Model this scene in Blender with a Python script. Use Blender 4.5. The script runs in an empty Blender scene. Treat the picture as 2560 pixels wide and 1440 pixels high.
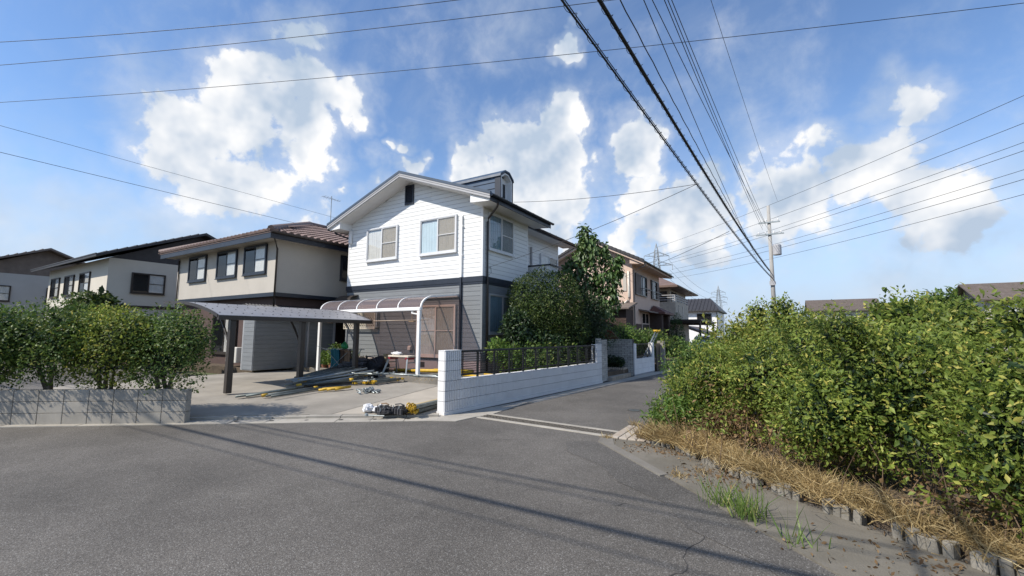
import bpy, bmesh, math, random
import numpy as np
from mathutils import Vector, Matrix
random.seed(11)
rng = np.random.default_rng(11)
RD = math.radians
sc = bpy.context.scene
COL = sc.collection

# ------------------------------------------------------------------ camera
cam_d = bpy.data.cameras.new("camera")
cam = bpy.data.objects.new("camera", cam_d)
COL.objects.link(cam)
cam_d.sensor_width = 36.0
cam_d.lens = 15.248
cam_d.clip_start = 0.05
cam_d.clip_end = 4000.0
cam.matrix_world = (Matrix.Translation((0, 0, 1.58)) @ Matrix.Rotation(RD(31.34), 4, 'Z')
                    @ Matrix.Rotation(RD(96.05), 4, 'X') @ Matrix.Rotation(RD(0.227), 4, 'Z'))
sc.camera = cam

# ------------------------------------------------------------------ light, sky, exposure
LIGHT_DIR = Vector((0.41, 0.65, -0.77)).normalized()      # the way the sunlight travels
SUN_TO = -LIGHT_DIR
sun_d = bpy.data.lights.new("sun", 'SUN')
sun_d.energy = 4.2
sun_d.angle = RD(0.53)
sun_d.color = (1.0, 0.93, 0.83)
sun = bpy.data.objects.new("sun", sun_d)
COL.objects.link(sun)
sun.location = (0, 0, 30)
sun.rotation_euler = LIGHT_DIR.to_track_quat('-Z', 'Y').to_euler()

world = bpy.data.worlds.new("World")
sc.world = world
world.use_nodes = True


def sky_world():
    nt = world.node_tree
    nt.nodes.clear()
    L = nt.links.new

    def node(t, **kw):
        n = nt.nodes.new(t)
        for k, v in kw.items():
            setattr(n, k, v)
        return n

    def m(op, a, b=None, clamp=False):
        n = node('ShaderNodeMath', operation=op, use_clamp=clamp)
        for i, v in enumerate((a, b)):
            if v is None:
                continue
            if isinstance(v, (int, float)):
                n.inputs[i].default_value = v
            else:
                L(v, n.inputs[i])
        return n.outputs[0]

    tc = node('ShaderNodeTexCoord').outputs['Generated']
    sky = node('ShaderNodeTexSky')
    sky.sky_type = 'NISHITA'
    sky.sun_disc = False
    sky.sun_elevation = math.asin(SUN_TO.z)
    sky.sun_rotation = math.atan2(SUN_TO.x, SUN_TO.y)
    sky.altitude = 0
    sky.air_density = 1.0
    sky.dust_density = 0.0
    sky.ozone_density = 3.0
    hsv = node('ShaderNodeHueSaturation')
    hsv.inputs['Hue'].default_value = 0.503
    hsv.inputs['Saturation'].default_value = 1.06
    hsv.inputs['Value'].default_value = 1.45
    L(sky.outputs[0], hsv.inputs['Color'])
    # clouds: cumulus heads at given bearings/elevations, broken up by fractal noise
    # (bearing right of the street axis in degrees, elevation in degrees, angular radius in degrees, weight)
    heads = CLOUDS
    wn0 = node('ShaderNodeTexNoise')
    wn0.inputs['Scale'].default_value = 6.5
    wn0.inputs['Detail'].default_value = 4
    wn0.inputs['Roughness'].default_value = 0.62
    L(tc, wn0.inputs['Vector'])
    wv = node('ShaderNodeVectorMath', operation='MULTIPLY_ADD')
    L(wn0.outputs['Color'], wv.inputs[0])
    wv.inputs[1].default_value = (0.16, 0.16, 0.16)
    wv.inputs[2].default_value = (-0.08, -0.08, -0.08)
    warp = node('ShaderNodeVectorMath', operation='ADD')
    L(tc, warp.inputs[0])
    L(wv.outputs[0], warp.inputs[1])
    fall = None
    for az, el, rad, wgt in heads:
        d = Vector((math.sin(RD(az)) * math.cos(RD(el)), math.cos(RD(az)) * math.cos(RD(el)), math.sin(RD(el))))
        dist = node('ShaderNodeVectorMath', operation='DISTANCE')
        L(warp.outputs[0], dist.inputs[0])
        dist.inputs[1].default_value = d
        mr = node('ShaderNodeMapRange')
        mr.clamp = True
        mr.inputs['From Min'].default_value = 0.0
        mr.inputs['From Max'].default_value = 2 * math.sin(RD(rad * 1.35) / 2)
        mr.inputs['To Min'].default_value = wgt
        mr.inputs['To Max'].default_value = 0.0
        L(dist.outputs['Value'], mr.inputs['Value'])
        fall = mr.outputs[0] if fall is None else m('MAXIMUM', fall, mr.outputs[0])

    def noise(vec, scale, detail, rough, dist=0.0):
        n = node('ShaderNodeTexNoise')
        n.inputs['Scale'].default_value = scale
        n.inputs['Detail'].default_value = detail
        n.inputs['Roughness'].default_value = rough
        n.inputs['Distortion'].default_value = dist
        L(vec, n.inputs['Vector'])
        return n.outputs['Fac']

    off = node('ShaderNodeVectorMath', operation='ADD')
    L(tc, off.inputs[0])
    off.inputs[1].default_value = (-0.040, -0.006, 0.050)
    n1 = noise(tc, 11.0, 7, 0.60, 0.2)
    n2 = noise(off.outputs[0], 6.0, 4, 0.55)
    n3 = noise(tc, 6.0, 4, 0.55)
    nb = noise(tc, 3.6, 2, 0.55, 0.0)
    body = m('ADD', m('MULTIPLY', fall, 2.05), m('MULTIPLY', m('SUBTRACT', n1, 0.5), 2.25))
    body = m('ADD', body, m('MULTIPLY', m('SUBTRACT', nb, 0.5), 1.6))
    dens = node('ShaderNodeMapRange')
    dens.interpolation_type = 'SMOOTHSTEP'
    dens.inputs['From Min'].default_value = 0.50
    dens.inputs['From Max'].default_value = 0.95
    L(body, dens.inputs['Value'])
    dens = dens.outputs[0]
    soft = node('ShaderNodeMapRange')
    soft.interpolation_type = 'SMOOTHSTEP'
    soft.inputs['From Min'].default_value = -0.35
    soft.inputs['From Max'].default_value = 1.1
    soft.inputs['To Max'].default_value = 0.55
    L(body, soft.inputs['Value'])
    dens = m('MAXIMUM', dens, soft.outputs[0])
    # thin high veil, stretched
    mp = node('ShaderNodeMapping')
    mp.inputs['Rotation'].default_value = (0.3, 0.5, 0.9)
    mp.inputs['Scale'].default_value = (1.0, 5.0, 2.0)
    L(tc, mp.inputs['Vector'])
    veil = node('ShaderNodeMapRange')
    veil.interpolation_type = 'SMOOTHSTEP'
    veil.inputs['From Min'].default_value = 0.45
    veil.inputs['From Max'].default_value = 0.95
    veil.inputs['To Max'].default_value = 0.30
    L(noise(mp.outputs[0], 2.2, 5, 0.6, 0.0), veil.inputs['Value'])
    # pale bank low over the horizon
    sep = node('ShaderNodeSeparateXYZ')
    L(tc, sep.inputs[0])
    low = node('ShaderNodeMapRange')
    low.interpolation_type = 'SMOOTHSTEP'
    low.inputs['From Min'].default_value = 0.46
    low.inputs['From Max'].default_value = 0.10
    low.inputs['To Min'].default_value = 0.0
    low.inputs['To Max'].default_value = 1.0
    L(sep.outputs[2], low.inputs['Value'])
    lown = node('ShaderNodeMapRange')
    lown.interpolation_type = 'SMOOTHSTEP'
    lown.inputs['From Min'].default_value = 0.38
    lown.inputs['From Max'].default_value = 0.66
    lown.inputs['To Max'].default_value = 0.85
    L(noise(tc, 4.2, 5, 0.55, 0.0), lown.inputs['Value'])
    bank = m('MULTIPLY', low.outputs[0], lown.outputs[0])
    cover = m('MAXIMUM', dens, m('MAXIMUM', veil.outputs[0], bank), clamp=True)
    # sunlit side of each billow against its shaded side
    relief = m('ADD', 0.50, m('MULTIPLY', m('SUBTRACT', n3, n2), 3.4), clamp=True)
    thick = m('MULTIPLY', relief, m('ADD', 0.35, m('MULTIPLY', dens, 0.65)), clamp=True)
    cc = node('ShaderNodeMix', data_type='RGBA')
    cc.inputs[6].default_value = CLOUD_SHADE
    cc.inputs[7].default_value = CLOUD_LIT
    L(thick, cc.inputs[0])
    mix = node('ShaderNodeMix', data_type='RGBA')
    L(cover, mix.inputs[0])
    # air near the horizon: pale blue-white rather than the sky model's yellow rim
    hz = node('ShaderNodeMapRange')
    hz.interpolation_type = 'SMOOTHSTEP'
    hz.inputs['From Min'].default_value = 0.30
    hz.inputs['From Max'].default_value = 0.02
    hz.inputs['To Min'].default_value = 0.0
    hz.inputs['To Max'].default_value = 0.92
    L(sep.outputs[2], hz.inputs['Value'])
    air = node('ShaderNodeMix', data_type='RGBA')
    L(hz.outputs[0], air.inputs[0])
    L(hsv.outputs[0], air.inputs[6])
    air.inputs[7].default_value = (3.7, 4.6, 6.2, 1)
    L(air.outputs[2], mix.inputs[6])
    L(cc.outputs[2], mix.inputs[7])
    bg = node('ShaderNodeBackground')
    bg.inputs['Strength'].default_value = SKY_STRENGTH
    L(mix.outputs[2], bg.inputs['Color'])
    out = node('ShaderNodeOutputWorld')
    L(bg.outputs[0], out.inputs['Surface'])


SKY_STRENGTH = 0.10
CLOUD_LIT = (8.3, 8.2, 8.1, 1)
CLOUD_SHADE = (3.8, 4.6, 5.7, 1)
CLOUDS = [
    # left bank (in the photograph's upper left)
    (-57.0, 28.4, 4.7, 0.95), (-53.1, 27.4, 4.2, 1.0), (-51.4, 25.7, 2.7, 0.9), (-58.5, 24.5, 6.4, 0.75), (-57.0, 20.4, 6.7, 0.62),
    (-53.8, 20.9, 3.6, 0.55), (-58.2, 33.1, 3.6, 0.6), (-63.3, 25.1, 6.3, 0.85), (-70.1, 20.6, 6.0, 0.8), (-65.7, 15.3, 5.8, 0.7),
    # milky air below the left bank
    (-56.0, 22.0, 6.0, 0.42), (-52.0, 16.0, 6.5, 0.40), (-60.0, 17.0, 8.0, 0.42),
    # the tall heap behind the dormer
    (-30.5, 23.0, 4.2, 1.15), (-27.0, 22.5, 4.6, 1.15), (-31.5, 18.0, 4.5, 1.0), (-24.0, 22.5, 3.2, 1.0),
    (-28.7, 24.4, 5.0, 1.1), (-25.4, 25.7, 3.7, 1.1), (-35.8, 22.4, 3.1, 1.05), (-33.1, 24.9, 3.0, 1.0), (-36.3, 19.9, 3.1, 0.9),
    (-29.8, 20.5, 6.6, 1.0), (-24.9, 18.9, 5.5, 0.95), (-27.6, 15.5, 6.7, 0.75),
    # right of it
    (-15.4, 22.5, 4.4, 1.0), (-12.3, 23.7, 2.7, 0.7), (-14.5, 17.8, 4.2, 0.95), (-12.6, 14.8, 5.5, 0.8), (-8.8, 14.9, 4.8, 0.95),
    (-16.6, 12.5, 5.7, 0.7), (-6.0, 17.4, 2.5, 0.7), (-5.8, 11.8, 3.8, 0.7), (2.5, 13.9, 6.1, 0.9), (8.3, 16.6, 4.5, 0.85),
    (14.0, 11.9, 4.7, 0.85), (11.9, 22.5, 3.0, 0.7),
    # small scraps
    (-23.8, 34.5, 1.9, 0.95), (-24.0, 37.2, 0.7, 0.6), (-45.1, 21.3, 1.9, 1.0), (-46.3, 24.0, 1.1, 0.75), (-48.5, 22.2, 1.9, 0.5),
    (-48.6, 18.9, 2.2, 0.8), (-52.2, 18.2, 1.8, 0.7),
    # the rest of the sky, out of the picture
    (-95, 25, 8, .85), (-120, 35, 8, .85), (-150, 24, 9, .85), (45, 25, 8, .85), (75, 35, 8, .8), (110, 24, 9, .85),
    (150, 40, 8, .8), (180, 22, 9, .85), (60, 14, 7, .85), (-100, 13, 7, .85), (28, 18, 6, .85),
]
sky_world()
world.cycles.sampling_method = 'MANUAL'
world.cycles.sample_map_resolution = 512

sc.view_settings.view_transform = 'Standard'
sc.view_settings.look = 'None'
sc.view_settings.gamma = 1.0
sc.view_settings.use_curve_mapping = False
sc.view_settings.exposure = 0.40
sc.render.engine = 'CYCLES'
sc.cycles.use_denoising = True
sc.cycles.max_bounces = 8
sc.cycles.transparent_max_bounces = 16
sc.cycles.diffuse_bounces = 3
sc.cycles.glossy_bounces = 3
sc.cycles.caustics_reflective = False
sc.cycles.caustics_refractive = False


# ------------------------------------------------------------------ materials
MATS = {}


def lin(c):
    return tuple(v for v in c) + (1.0,)


def mat(name, col, rough=0.6, var=0.12, scale=3.0, col2=None, bump=0.0, bscale=40.0, metal=0.0, spec=0.4, stretch=None,
        grime=0.0, coat=0.0, obj_var=0.0):
    """Principled surface with fractal colour variation, optional grime streaks, fine relief and per-object tint."""
    if name in MATS:
        return MATS[name]
    M = bpy.data.materials.new(name)
    M.use_nodes = True
    nt = M.node_tree
    b = nt.nodes['Principled BSDF']
    L = nt.links.new
    geo = nt.nodes.new('ShaderNodeNewGeometry')
    pos = geo.outputs['Position']
    if stretch:
        mp = nt.nodes.new('ShaderNodeMapping')
        mp.inputs['Scale'].default_value = stretch
        L(pos, mp.inputs['Vector'])
        pos = mp.outputs[0]

    def noise(s, d=6, r=0.6):
        n = nt.nodes.new('ShaderNodeTexNoise')
        n.inputs['Scale'].default_value = s
        n.inputs['Detail'].default_value = d
        n.inputs['Roughness'].default_value = r
        L(pos, n.inputs['Vector'])
        return n.outputs['Fac']
    ramp = nt.nodes.new('ShaderNodeValToRGB')
    c2 = col2 if col2 else tuple(v * (1 - var) for v in col)
    c1 = col if col2 else tuple(min(1, v * (1 + var)) for v in col)
    ramp.color_ramp.elements[0].position = 0.3
    ramp.color_ramp.elements[0].color = lin(c2)
    ramp.color_ramp.elements[1].position = 0.7
    ramp.color_ramp.elements[1].color = lin(c1)
    L(noise(scale), ramp.inputs[0])
    colour = ramp.outputs[0]
    if grime > 0:
        g = nt.nodes.new('ShaderNodeMapRange')
        g.inputs['From Min'].default_value = 0.5
        g.inputs['From Max'].default_value = 0.75
        g.inputs['To Max'].default_value = grime
        L(noise(scale * 0.23, 8, 0.7), g.inputs['Value'])
        mx = nt.nodes.new('ShaderNodeMix')
        mx.data_type = 'RGBA'
        L(g.outputs[0], mx.inputs[0])
        L(colour, mx.inputs[6])
        mx.inputs[7].default_value = lin(tuple(v * 0.45 for v in col))
        colour = mx.outputs[2]
    if obj_var > 0:
        oi = nt.nodes.new('ShaderNodeObjectInfo')
        mr = nt.nodes.new('ShaderNodeMapRange')
        mr.inputs['To Min'].default_value = 1 - obj_var
        mr.inputs['To Max'].default_value = 1 + obj_var
        L(oi.outputs['Random'], mr.inputs['Value'])
        h = nt.nodes.new('ShaderNodeHueSaturation')
        L(mr.outputs[0], h.inputs['Value'])
        L(colour, h.inputs['Color'])
        colour = h.outputs[0]
    L(colour, b.inputs['Base Color'])
    rr = nt.nodes.new('ShaderNodeMapRange')
    rr.inputs['To Min'].default_value = max(0.03, rough - 0.1)
    rr.inputs['To Max'].default_value = min(1, rough + 0.1)
    L(noise(scale * 2.3), rr.inputs['Value'])
    L(rr.outputs[0], b.inputs['Roughness'])
    b.inputs['Metallic'].default_value = metal
    b.inputs['Specular IOR Level'].default_value = spec
    b.inputs['Coat Weight'].default_value = coat
    if bump > 0:
        bp = nt.nodes.new('ShaderNodeBump')
        bp.inputs['Strength'].default_value = min(1.0, bump)
        bp.inputs['Distance'].default_value = 0.01
        L(noise(bscale, 4, 0.6), bp.inputs['Height'])
        L(bp.outputs[0], b.inputs['Normal'])
    MATS[name] = M
    return M


def glass_mat(name, tint=(0.85, 0.9, 0.92), refl=0.12, body=(0.1, 0.12, 0.13), body_w=0.0, rough=0.02):
    """Thin window glass: clear or tinted see-through, a mirror share that grows at grazing angles, an optional milky body."""
    if name in MATS:
        return MATS[name]
    M = bpy.data.materials.new(name)
    M.use_nodes = True
    nt = M.node_tree
    nt.nodes.clear()
    L = nt.links.new
    out = nt.nodes.new('ShaderNodeOutputMaterial')
    tr = nt.nodes.new('ShaderNodeBsdfTransparent')
    tr.inputs[0].default_value = lin(tint)
    gl = nt.nodes.new('ShaderNodeBsdfGlossy')
    gl.inputs['Roughness'].default_value = rough
    df = nt.nodes.new('ShaderNodeBsdfDiffuse')
    df.inputs[0].default_value = lin(body)
    lw = nt.nodes.new('ShaderNodeLayerWeight')
    lw.inputs[0].default_value = 0.5
    pw = nt.nodes.new('ShaderNodeMath')
    pw.operation = 'POWER'
    pw.inputs[1].default_value = 4.0
    L(lw.outputs['Facing'], pw.inputs[0])
    mr = nt.nodes.new('ShaderNodeMapRange')
    mr.inputs['To Min'].default_value = refl * 0.5
    mr.inputs['To Max'].default_value = 0.5
    L(pw.outputs[0], mr.inputs['Value'])
    m1 = nt.nodes.new('ShaderNodeMixShader')
    m1.inputs[0].default_value = body_w
    L(tr.outputs[0], m1.inputs[1])
    L(df.outputs[0], m1.inputs[2])
    m2 = nt.nodes.new('ShaderNodeMixShader')
    L(mr.outputs[0], m2.inputs[0])
    L(m1.outputs[0], m2.inputs[1])
    L(gl.outputs[0], m2.inputs[2])
    L(m2.outputs[0], out.inputs['Surface'])
    MATS[name] = M
    return M


def leaf_mat(name, dark, light, third=None, transl=0.3, gloss=0.35):
    """Leaf surface: every leaf its own tone between dark and light (random per mesh island), some light passing through."""
    if name in MATS:
        return MATS[name]
    M = bpy.data.materials.new(name)
    M.use_nodes = True
    nt = M.node_tree
    b = nt.nodes['Principled BSDF']
    out = [n for n in nt.nodes if n.type == 'OUTPUT_MATERIAL'][0]
    L = nt.links.new
    geo = nt.nodes.new('ShaderNodeNewGeometry')
    ramp = nt.nodes.new('ShaderNodeValToRGB')
    ramp.color_ramp.elements[0].color = lin(dark)
    ramp.color_ramp.elements[1].color = lin(light)
    if third:
        ramp.color_ramp.elements[1].position = 0.86
        e = ramp.color_ramp.elements.new(0.97)
        e.color = lin(third)
    L(geo.outputs['Random Per Island'], ramp.inputs[0])
    # broad patches of younger and older growth
    n = nt.nodes.new('ShaderNodeTexNoise')
    n.inputs['Scale'].default_value = 1.6
    n.inputs['Detail'].default_value = 4
    L(geo.outputs['Position'], n.inputs['Vector'])
    mr = nt.nodes.new('ShaderNodeMapRange')
    mr.inputs['From Min'].default_value = 0.3
    mr.inputs['From Max'].default_value = 0.7
    mr.inputs['To Min'].default_value = 0.75
    mr.inputs['To Max'].default_value = 1.25
    L(n.outputs['Fac'], mr.inputs['Value'])
    h = nt.nodes.new('ShaderNodeHueSaturation')
    L(mr.outputs[0], h.inputs['Value'])
    L(ramp.outputs[0], h.inputs['Color'])
    L(h.outputs[0], b.inputs['Base Color'])
    b.inputs['Roughness'].default_value = 0.5
    b.inputs['Specular IOR Level'].default_value = gloss
    t = nt.nodes.new('ShaderNodeBsdfTranslucent')
    h2 = nt.nodes.new('ShaderNodeHueSaturation')
    h2.inputs['Hue'].default_value = 0.485
    h2.inputs['Value'].default_value = 1.5
    L(h.outputs[0], h2.inputs['Color'])
    L(h2.outputs[0], t.inputs[0])
    mx = nt.nodes.new('ShaderNodeMixShader')
    mx.inputs[0].default_value = transl
    L(b.outputs[0], mx.inputs[1])
    L(t.outputs[0], mx.inputs[2])
    L(mx.outputs[0], out.inputs['Surface'])
    MATS[name] = M
    return M


def asphalt_mat(name, base, fleck=0.25, fleck_amount=0.62):
    if name in MATS:
        return MATS[name]
    M = bpy.data.materials.new(name)
    M.use_nodes = True
    nt = M.node_tree
    b = nt.nodes['Principled BSDF']
    L = nt.links.new
    pos = nt.nodes.new('ShaderNodeNewGeometry').outputs['Position']

    def noise(s, d=4, r=0.6):
        n = nt.nodes.new('ShaderNodeTexNoise')
        n.inputs['Scale'].default_value = s
        n.inputs['Detail'].default_value = d
        n.inputs['Roughness'].default_value = r
        L(pos, n.inputs['Vector'])
        return n.outputs['Fac']

    def rng_(v, a, b_, c, d):
        r = nt.nodes.new('ShaderNodeMapRange')
        r.inputs['From Min'].default_value = a
        r.inputs['From Max'].default_value = b_
        r.inputs['To Min'].default_value = c
        r.inputs['To Max'].default_value = d
        L(v, r.inputs['Value'])
        return r.outputs[0]
    # aggregate: cells of stone, some pale, most dark
    vo = nt.nodes.new('ShaderNodeTexVoronoi')
    vo.inputs['Scale'].default_value = 135
    L(pos, vo.inputs['Vector'])
    sep = nt.nodes.new('ShaderNodeSeparateColor')
    L(vo.outputs['Color'], sep.inputs[0])
    ramp = nt.nodes.new('ShaderNodeValToRGB')
    e = ramp.color_ramp.elements
    e[0].position = 0.0
    e[0].color = lin(tuple(v * 0.66 for v in base))
    e[1].position = fleck_amount
    e[1].color = lin(base)
    e2 = e.new(0.88)
    e2.color = lin(tuple(v * 1.22 for v in base))
    e3 = e.new(0.985)
    e3.color = lin((fleck, fleck * 0.97, fleck * 0.9))
    L(sep.outputs[0], ramp.inputs[0])
    # dark bitumen in the gaps
    gap = rng_(vo.outputs['Distance'], 0.45, 0.8, 1.0, 0.65)
    h = nt.nodes.new('ShaderNodeHueSaturation')
    patch = rng_(noise(0.45, 9, 0.68), 0.37, 0.63, 0.76, 1.2)
    mul = nt.nodes.new('ShaderNodeMath')
    mul.operation = 'MULTIPLY'
    L(gap, mul.inputs[0])
    L(patch, mul.inputs[1])
    L(mul.outputs[0], h.inputs['Value'])
    L(ramp.outputs[0], h.inputs['Color'])
    L(h.outputs[0], b.inputs['Base Color'])
    b.inputs['Roughness'].default_value = 0.8
    b.inputs['Specular IOR Level'].default_value = 0.35
    bp = nt.nodes.new('ShaderNodeBump')
    bp.inputs['Strength'].default_value = 0.6
    bp.inputs['Distance'].default_value = 0.004
    bp.invert = True
    L(vo.outputs['Distance'], bp.inputs['Height'])
    L(bp.outputs[0], b.inputs['Normal'])
    MATS[name] = M
    return M


W_SIDING = mat("white_siding", (0.80, 0.81, 0.80), 0.5, 0.03, 2.0, bump=0.35, bscale=30, stretch=(1, 1, 3.2), obj_var=0.03, grime=0.05)
G_SIDING = mat("grey_siding", (0.205, 0.218, 0.228), 0.55, 0.07, 2.0, bump=0.4, bscale=30, stretch=(1, 1, 3.2), obj_var=0.035)
NAVY = mat("navy_trim", (0.018, 0.024, 0.037), 0.42, 0.2, 2.0, spec=0.5)
NAVY_ROOF = mat("blue_roof_metal", (0.040, 0.068, 0.110), 0.55, 0.15, 2.0, spec=0.5)
WHITE = mat("white_paint", (0.80, 0.80, 0.79), 0.45, 0.04, 3.0)
SOFFIT = mat("soffit_white", (0.72, 0.71, 0.69), 0.7, 0.05, 2.0)
BARGE = mat("bargeboard_grey", (0.42, 0.42, 0.43), 0.5, 0.06, 2.0)
ALU = mat("window_aluminium", (0.66, 0.67, 0.68), 0.35, 0.05, 3.0, spec=0.5)
ALUTAN = mat("window_tan", (0.62, 0.51, 0.44), 0.4, 0.06, 3.0)
BROWN_ALU = mat("dark_brown_aluminium", (0.035, 0.027, 0.022), 0.4, 0.2, 3.0, spec=0.5)
BLACKMETAL = mat("black_metal", (0.010, 0.011, 0.012), 0.4, 0.2, 4.0, spec=0.5)
PLINTH = mat("foundation_pink", (0.43, 0.365, 0.345), 0.85, 0.1, 1.5, grime=0.25, bump=0.4, bscale=50)
CURT_W = mat("curtain_white", (0.74, 0.72, 0.67), 0.9, 0.07, 4)
CURT_B = mat("curtain_blue", (0.62, 0.74, 0.78), 0.9, 0.07, 4)
CURT_S = mat("curtain_slate", (0.20, 0.29, 0.36), 0.9, 0.1, 4)
CURT_P = mat("curtain_lace", (0.64, 0.60, 0.54), 0.95, 0.1, 6)
GLASS = glass_mat("window_glass", (0.965, 0.975, 0.98), 0.12)
SCREEN = glass_mat("screen_glass", (0.93, 0.93, 0.92), 0.05, (0.34, 0.33, 0.31), 0.18, 0.3)
DARKGLASS = glass_mat("dark_glass", (0.25, 0.28, 0.30), 0.16, (0.02, 0.022, 0.025), 0.5)
SMOKE = glass_mat("smoked_polycarbonate", (0.58, 0.45, 0.42), 0.05, (0.33, 0.27, 0.27), 0.34, 0.25)
CONCRETE = mat("concrete_old", (0.30, 0.275, 0.235), 0.9, 0.18, 1.3, grime=0.55, bump=0.5, bscale=70)
CONC_NEW = mat("concrete_pale", (0.40, 0.36, 0.30), 0.9, 0.14, 1.0, grime=0.35, bump=0.5, bscale=70)
CONC_DARK = mat("concrete_dark", (0.185, 0.172, 0.150), 0.9, 0.2, 1.7, grime=0.6, bump=0.6, bscale=60)
KERB = mat("kerb_concrete", (0.36, 0.335, 0.29), 0.9, 0.16, 2.5, grime=0.5, bump=0.5, bscale=80, obj_var=0.07)
VERGE = mat("verge_concrete", (0.195, 0.178, 0.148), 0.92, 0.2, 2.2, col2=(0.125, 0.114, 0.090), grime=0.6, bump=0.7, bscale=60)
SOIL = mat("garden_soil", (0.10, 0.075, 0.052), 0.95, 0.35, 2.2, bump=1.0, bscale=35)
ASPHALT = asphalt_mat("asphalt", (0.134, 0.123, 0.109))
BLOCK = mat("white_block", (0.74, 0.735, 0.725), 0.7, 0.04, 3.0, bump=0.3, bscale=120, grime=0.10, obj_var=0.03)
BRICK = mat("grey_brick", (0.43, 0.42, 0.39), 0.85, 0.14, 8.0, bump=0.5, bscale=90, obj_var=0.16)
BRICKTAN = mat("tan_brick", (0.50, 0.42, 0.33), 0.85, 0.14, 8.0, bump=0.5, bscale=90, obj_var=0.16)
BRICKDK = mat("brown_brick", (0.075, 0.050, 0.042), 0.85, 0.2, 8.0, bump=0.5, bscale=90, obj_var=0.25)
MORTAR = mat("mortar_dark", (0.055, 0.052, 0.050), 0.95, 0.2, 6.0)
GALV = mat("galvanised_steel", (0.30, 0.33, 0.335), 0.5, 0.2, 9.0, metal=0.6, obj_var=0.2)
OLDSTEEL = mat("old_scaffold_steel", (0.135, 0.155, 0.15), 0.5, 0.35, 7.0, metal=0.4, obj_var=0.35)
YELLOW = mat("yellow_paint", (0.54, 0.34, 0.03), 0.5, 0.2, 7.0, grime=0.2, obj_var=0.12)
RUST = mat("rusty_steel", (0.14, 0.075, 0.04), 0.75, 0.35, 10.0)
BLACKBAG = mat("black_fabric", (0.014, 0.014, 0.016), 0.75, 0.35, 9.0, bump=0.8, bscale=40)
TARP = mat("dark_grey_mesh_sheet", (0.055, 0.056, 0.062), 0.7, 0.3, 5.0, bump=0.6, bscale=60)
PLASTIC = mat("white_plastic_bag", (0.66, 0.67, 0.69), 0.35, 0.05, 9.0, bump=0.7, bscale=30)
GREENBAG = mat("green_plastic_bag", (0.02, 0.27, 0.09), 0.35, 0.2, 9.0, bump=0.8, bscale=30)
TEAL = mat("teal_towel", (0.02, 0.13, 0.17), 0.95, 0.15, 9.0, bump=0.7, bscale=90)
TANCLOTH = mat("brown_towel", (0.24, 0.16, 0.10), 0.95, 0.15, 9.0, bump=0.7, bscale=90)
TERRACOTTA = mat("terracotta", (0.27, 0.12, 0.07), 0.85, 0.2, 6.0)
TRUNK = mat("bark", (0.12, 0.095, 0.07), 0.9, 0.3, 14.0, bump=0.9, bscale=40)
STICK = mat("bamboo_stake", (0.42, 0.34, 0.20), 0.7, 0.15, 9.0)
BEIGE = mat("beige_render", (0.49, 0.455, 0.40), 0.85, 0.05, 1.2, grime=0.10, bump=0.4, bscale=60)
BROWNWALL = mat("brown_wall", (0.085, 0.055, 0.048), 0.8, 0.15, 2.0)
TILE_R = mat("brown_roof_tile", (0.205, 0.145, 0.125), 0.6, 0.2, 6.0, obj_var=0.16)
TILE_D = mat("dark_roof_tile", (0.045, 0.043, 0.045), 0.5, 0.2, 4.0, obj_var=0.14)
TILE_B = mat("grey_brown_roof", (0.14, 0.115, 0.10), 0.65, 0.18, 3.0, obj_var=0.12)
PINK = mat("pink_render", (0.62, 0.475, 0.385), 0.85, 0.05, 1.2, grime=0.10, bump=0.4, bscale=60)
STONE = mat("pale_stone_cladding", (0.44, 0.39, 0.32), 0.85, 0.22, 5.0, bump=0.6, bscale=20, obj_var=0.16)
SHUTTER = mat("brown_shutter", (0.075, 0.05, 0.042), 0.55, 0.15, 3.0)
CABLE = mat("cable_black", (0.012, 0.012, 0.014), 0.55, 0.2, 5.0)
WIRE = mat("wire_grey", (0.035, 0.038, 0.045), 0.5, 0.2, 5.0)
PYLON = mat("pylon_steel", (0.33, 0.35, 0.37), 0.6, 0.1, 0.2, metal=0.2)
POLE = mat("pole_concrete", (0.36, 0.35, 0.33), 0.9, 0.1, 2.0, grime=0.2)
FIELD = mat("far_ground", (0.085, 0.10, 0.045), 0.95, 0.35, 0.05)


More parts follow.
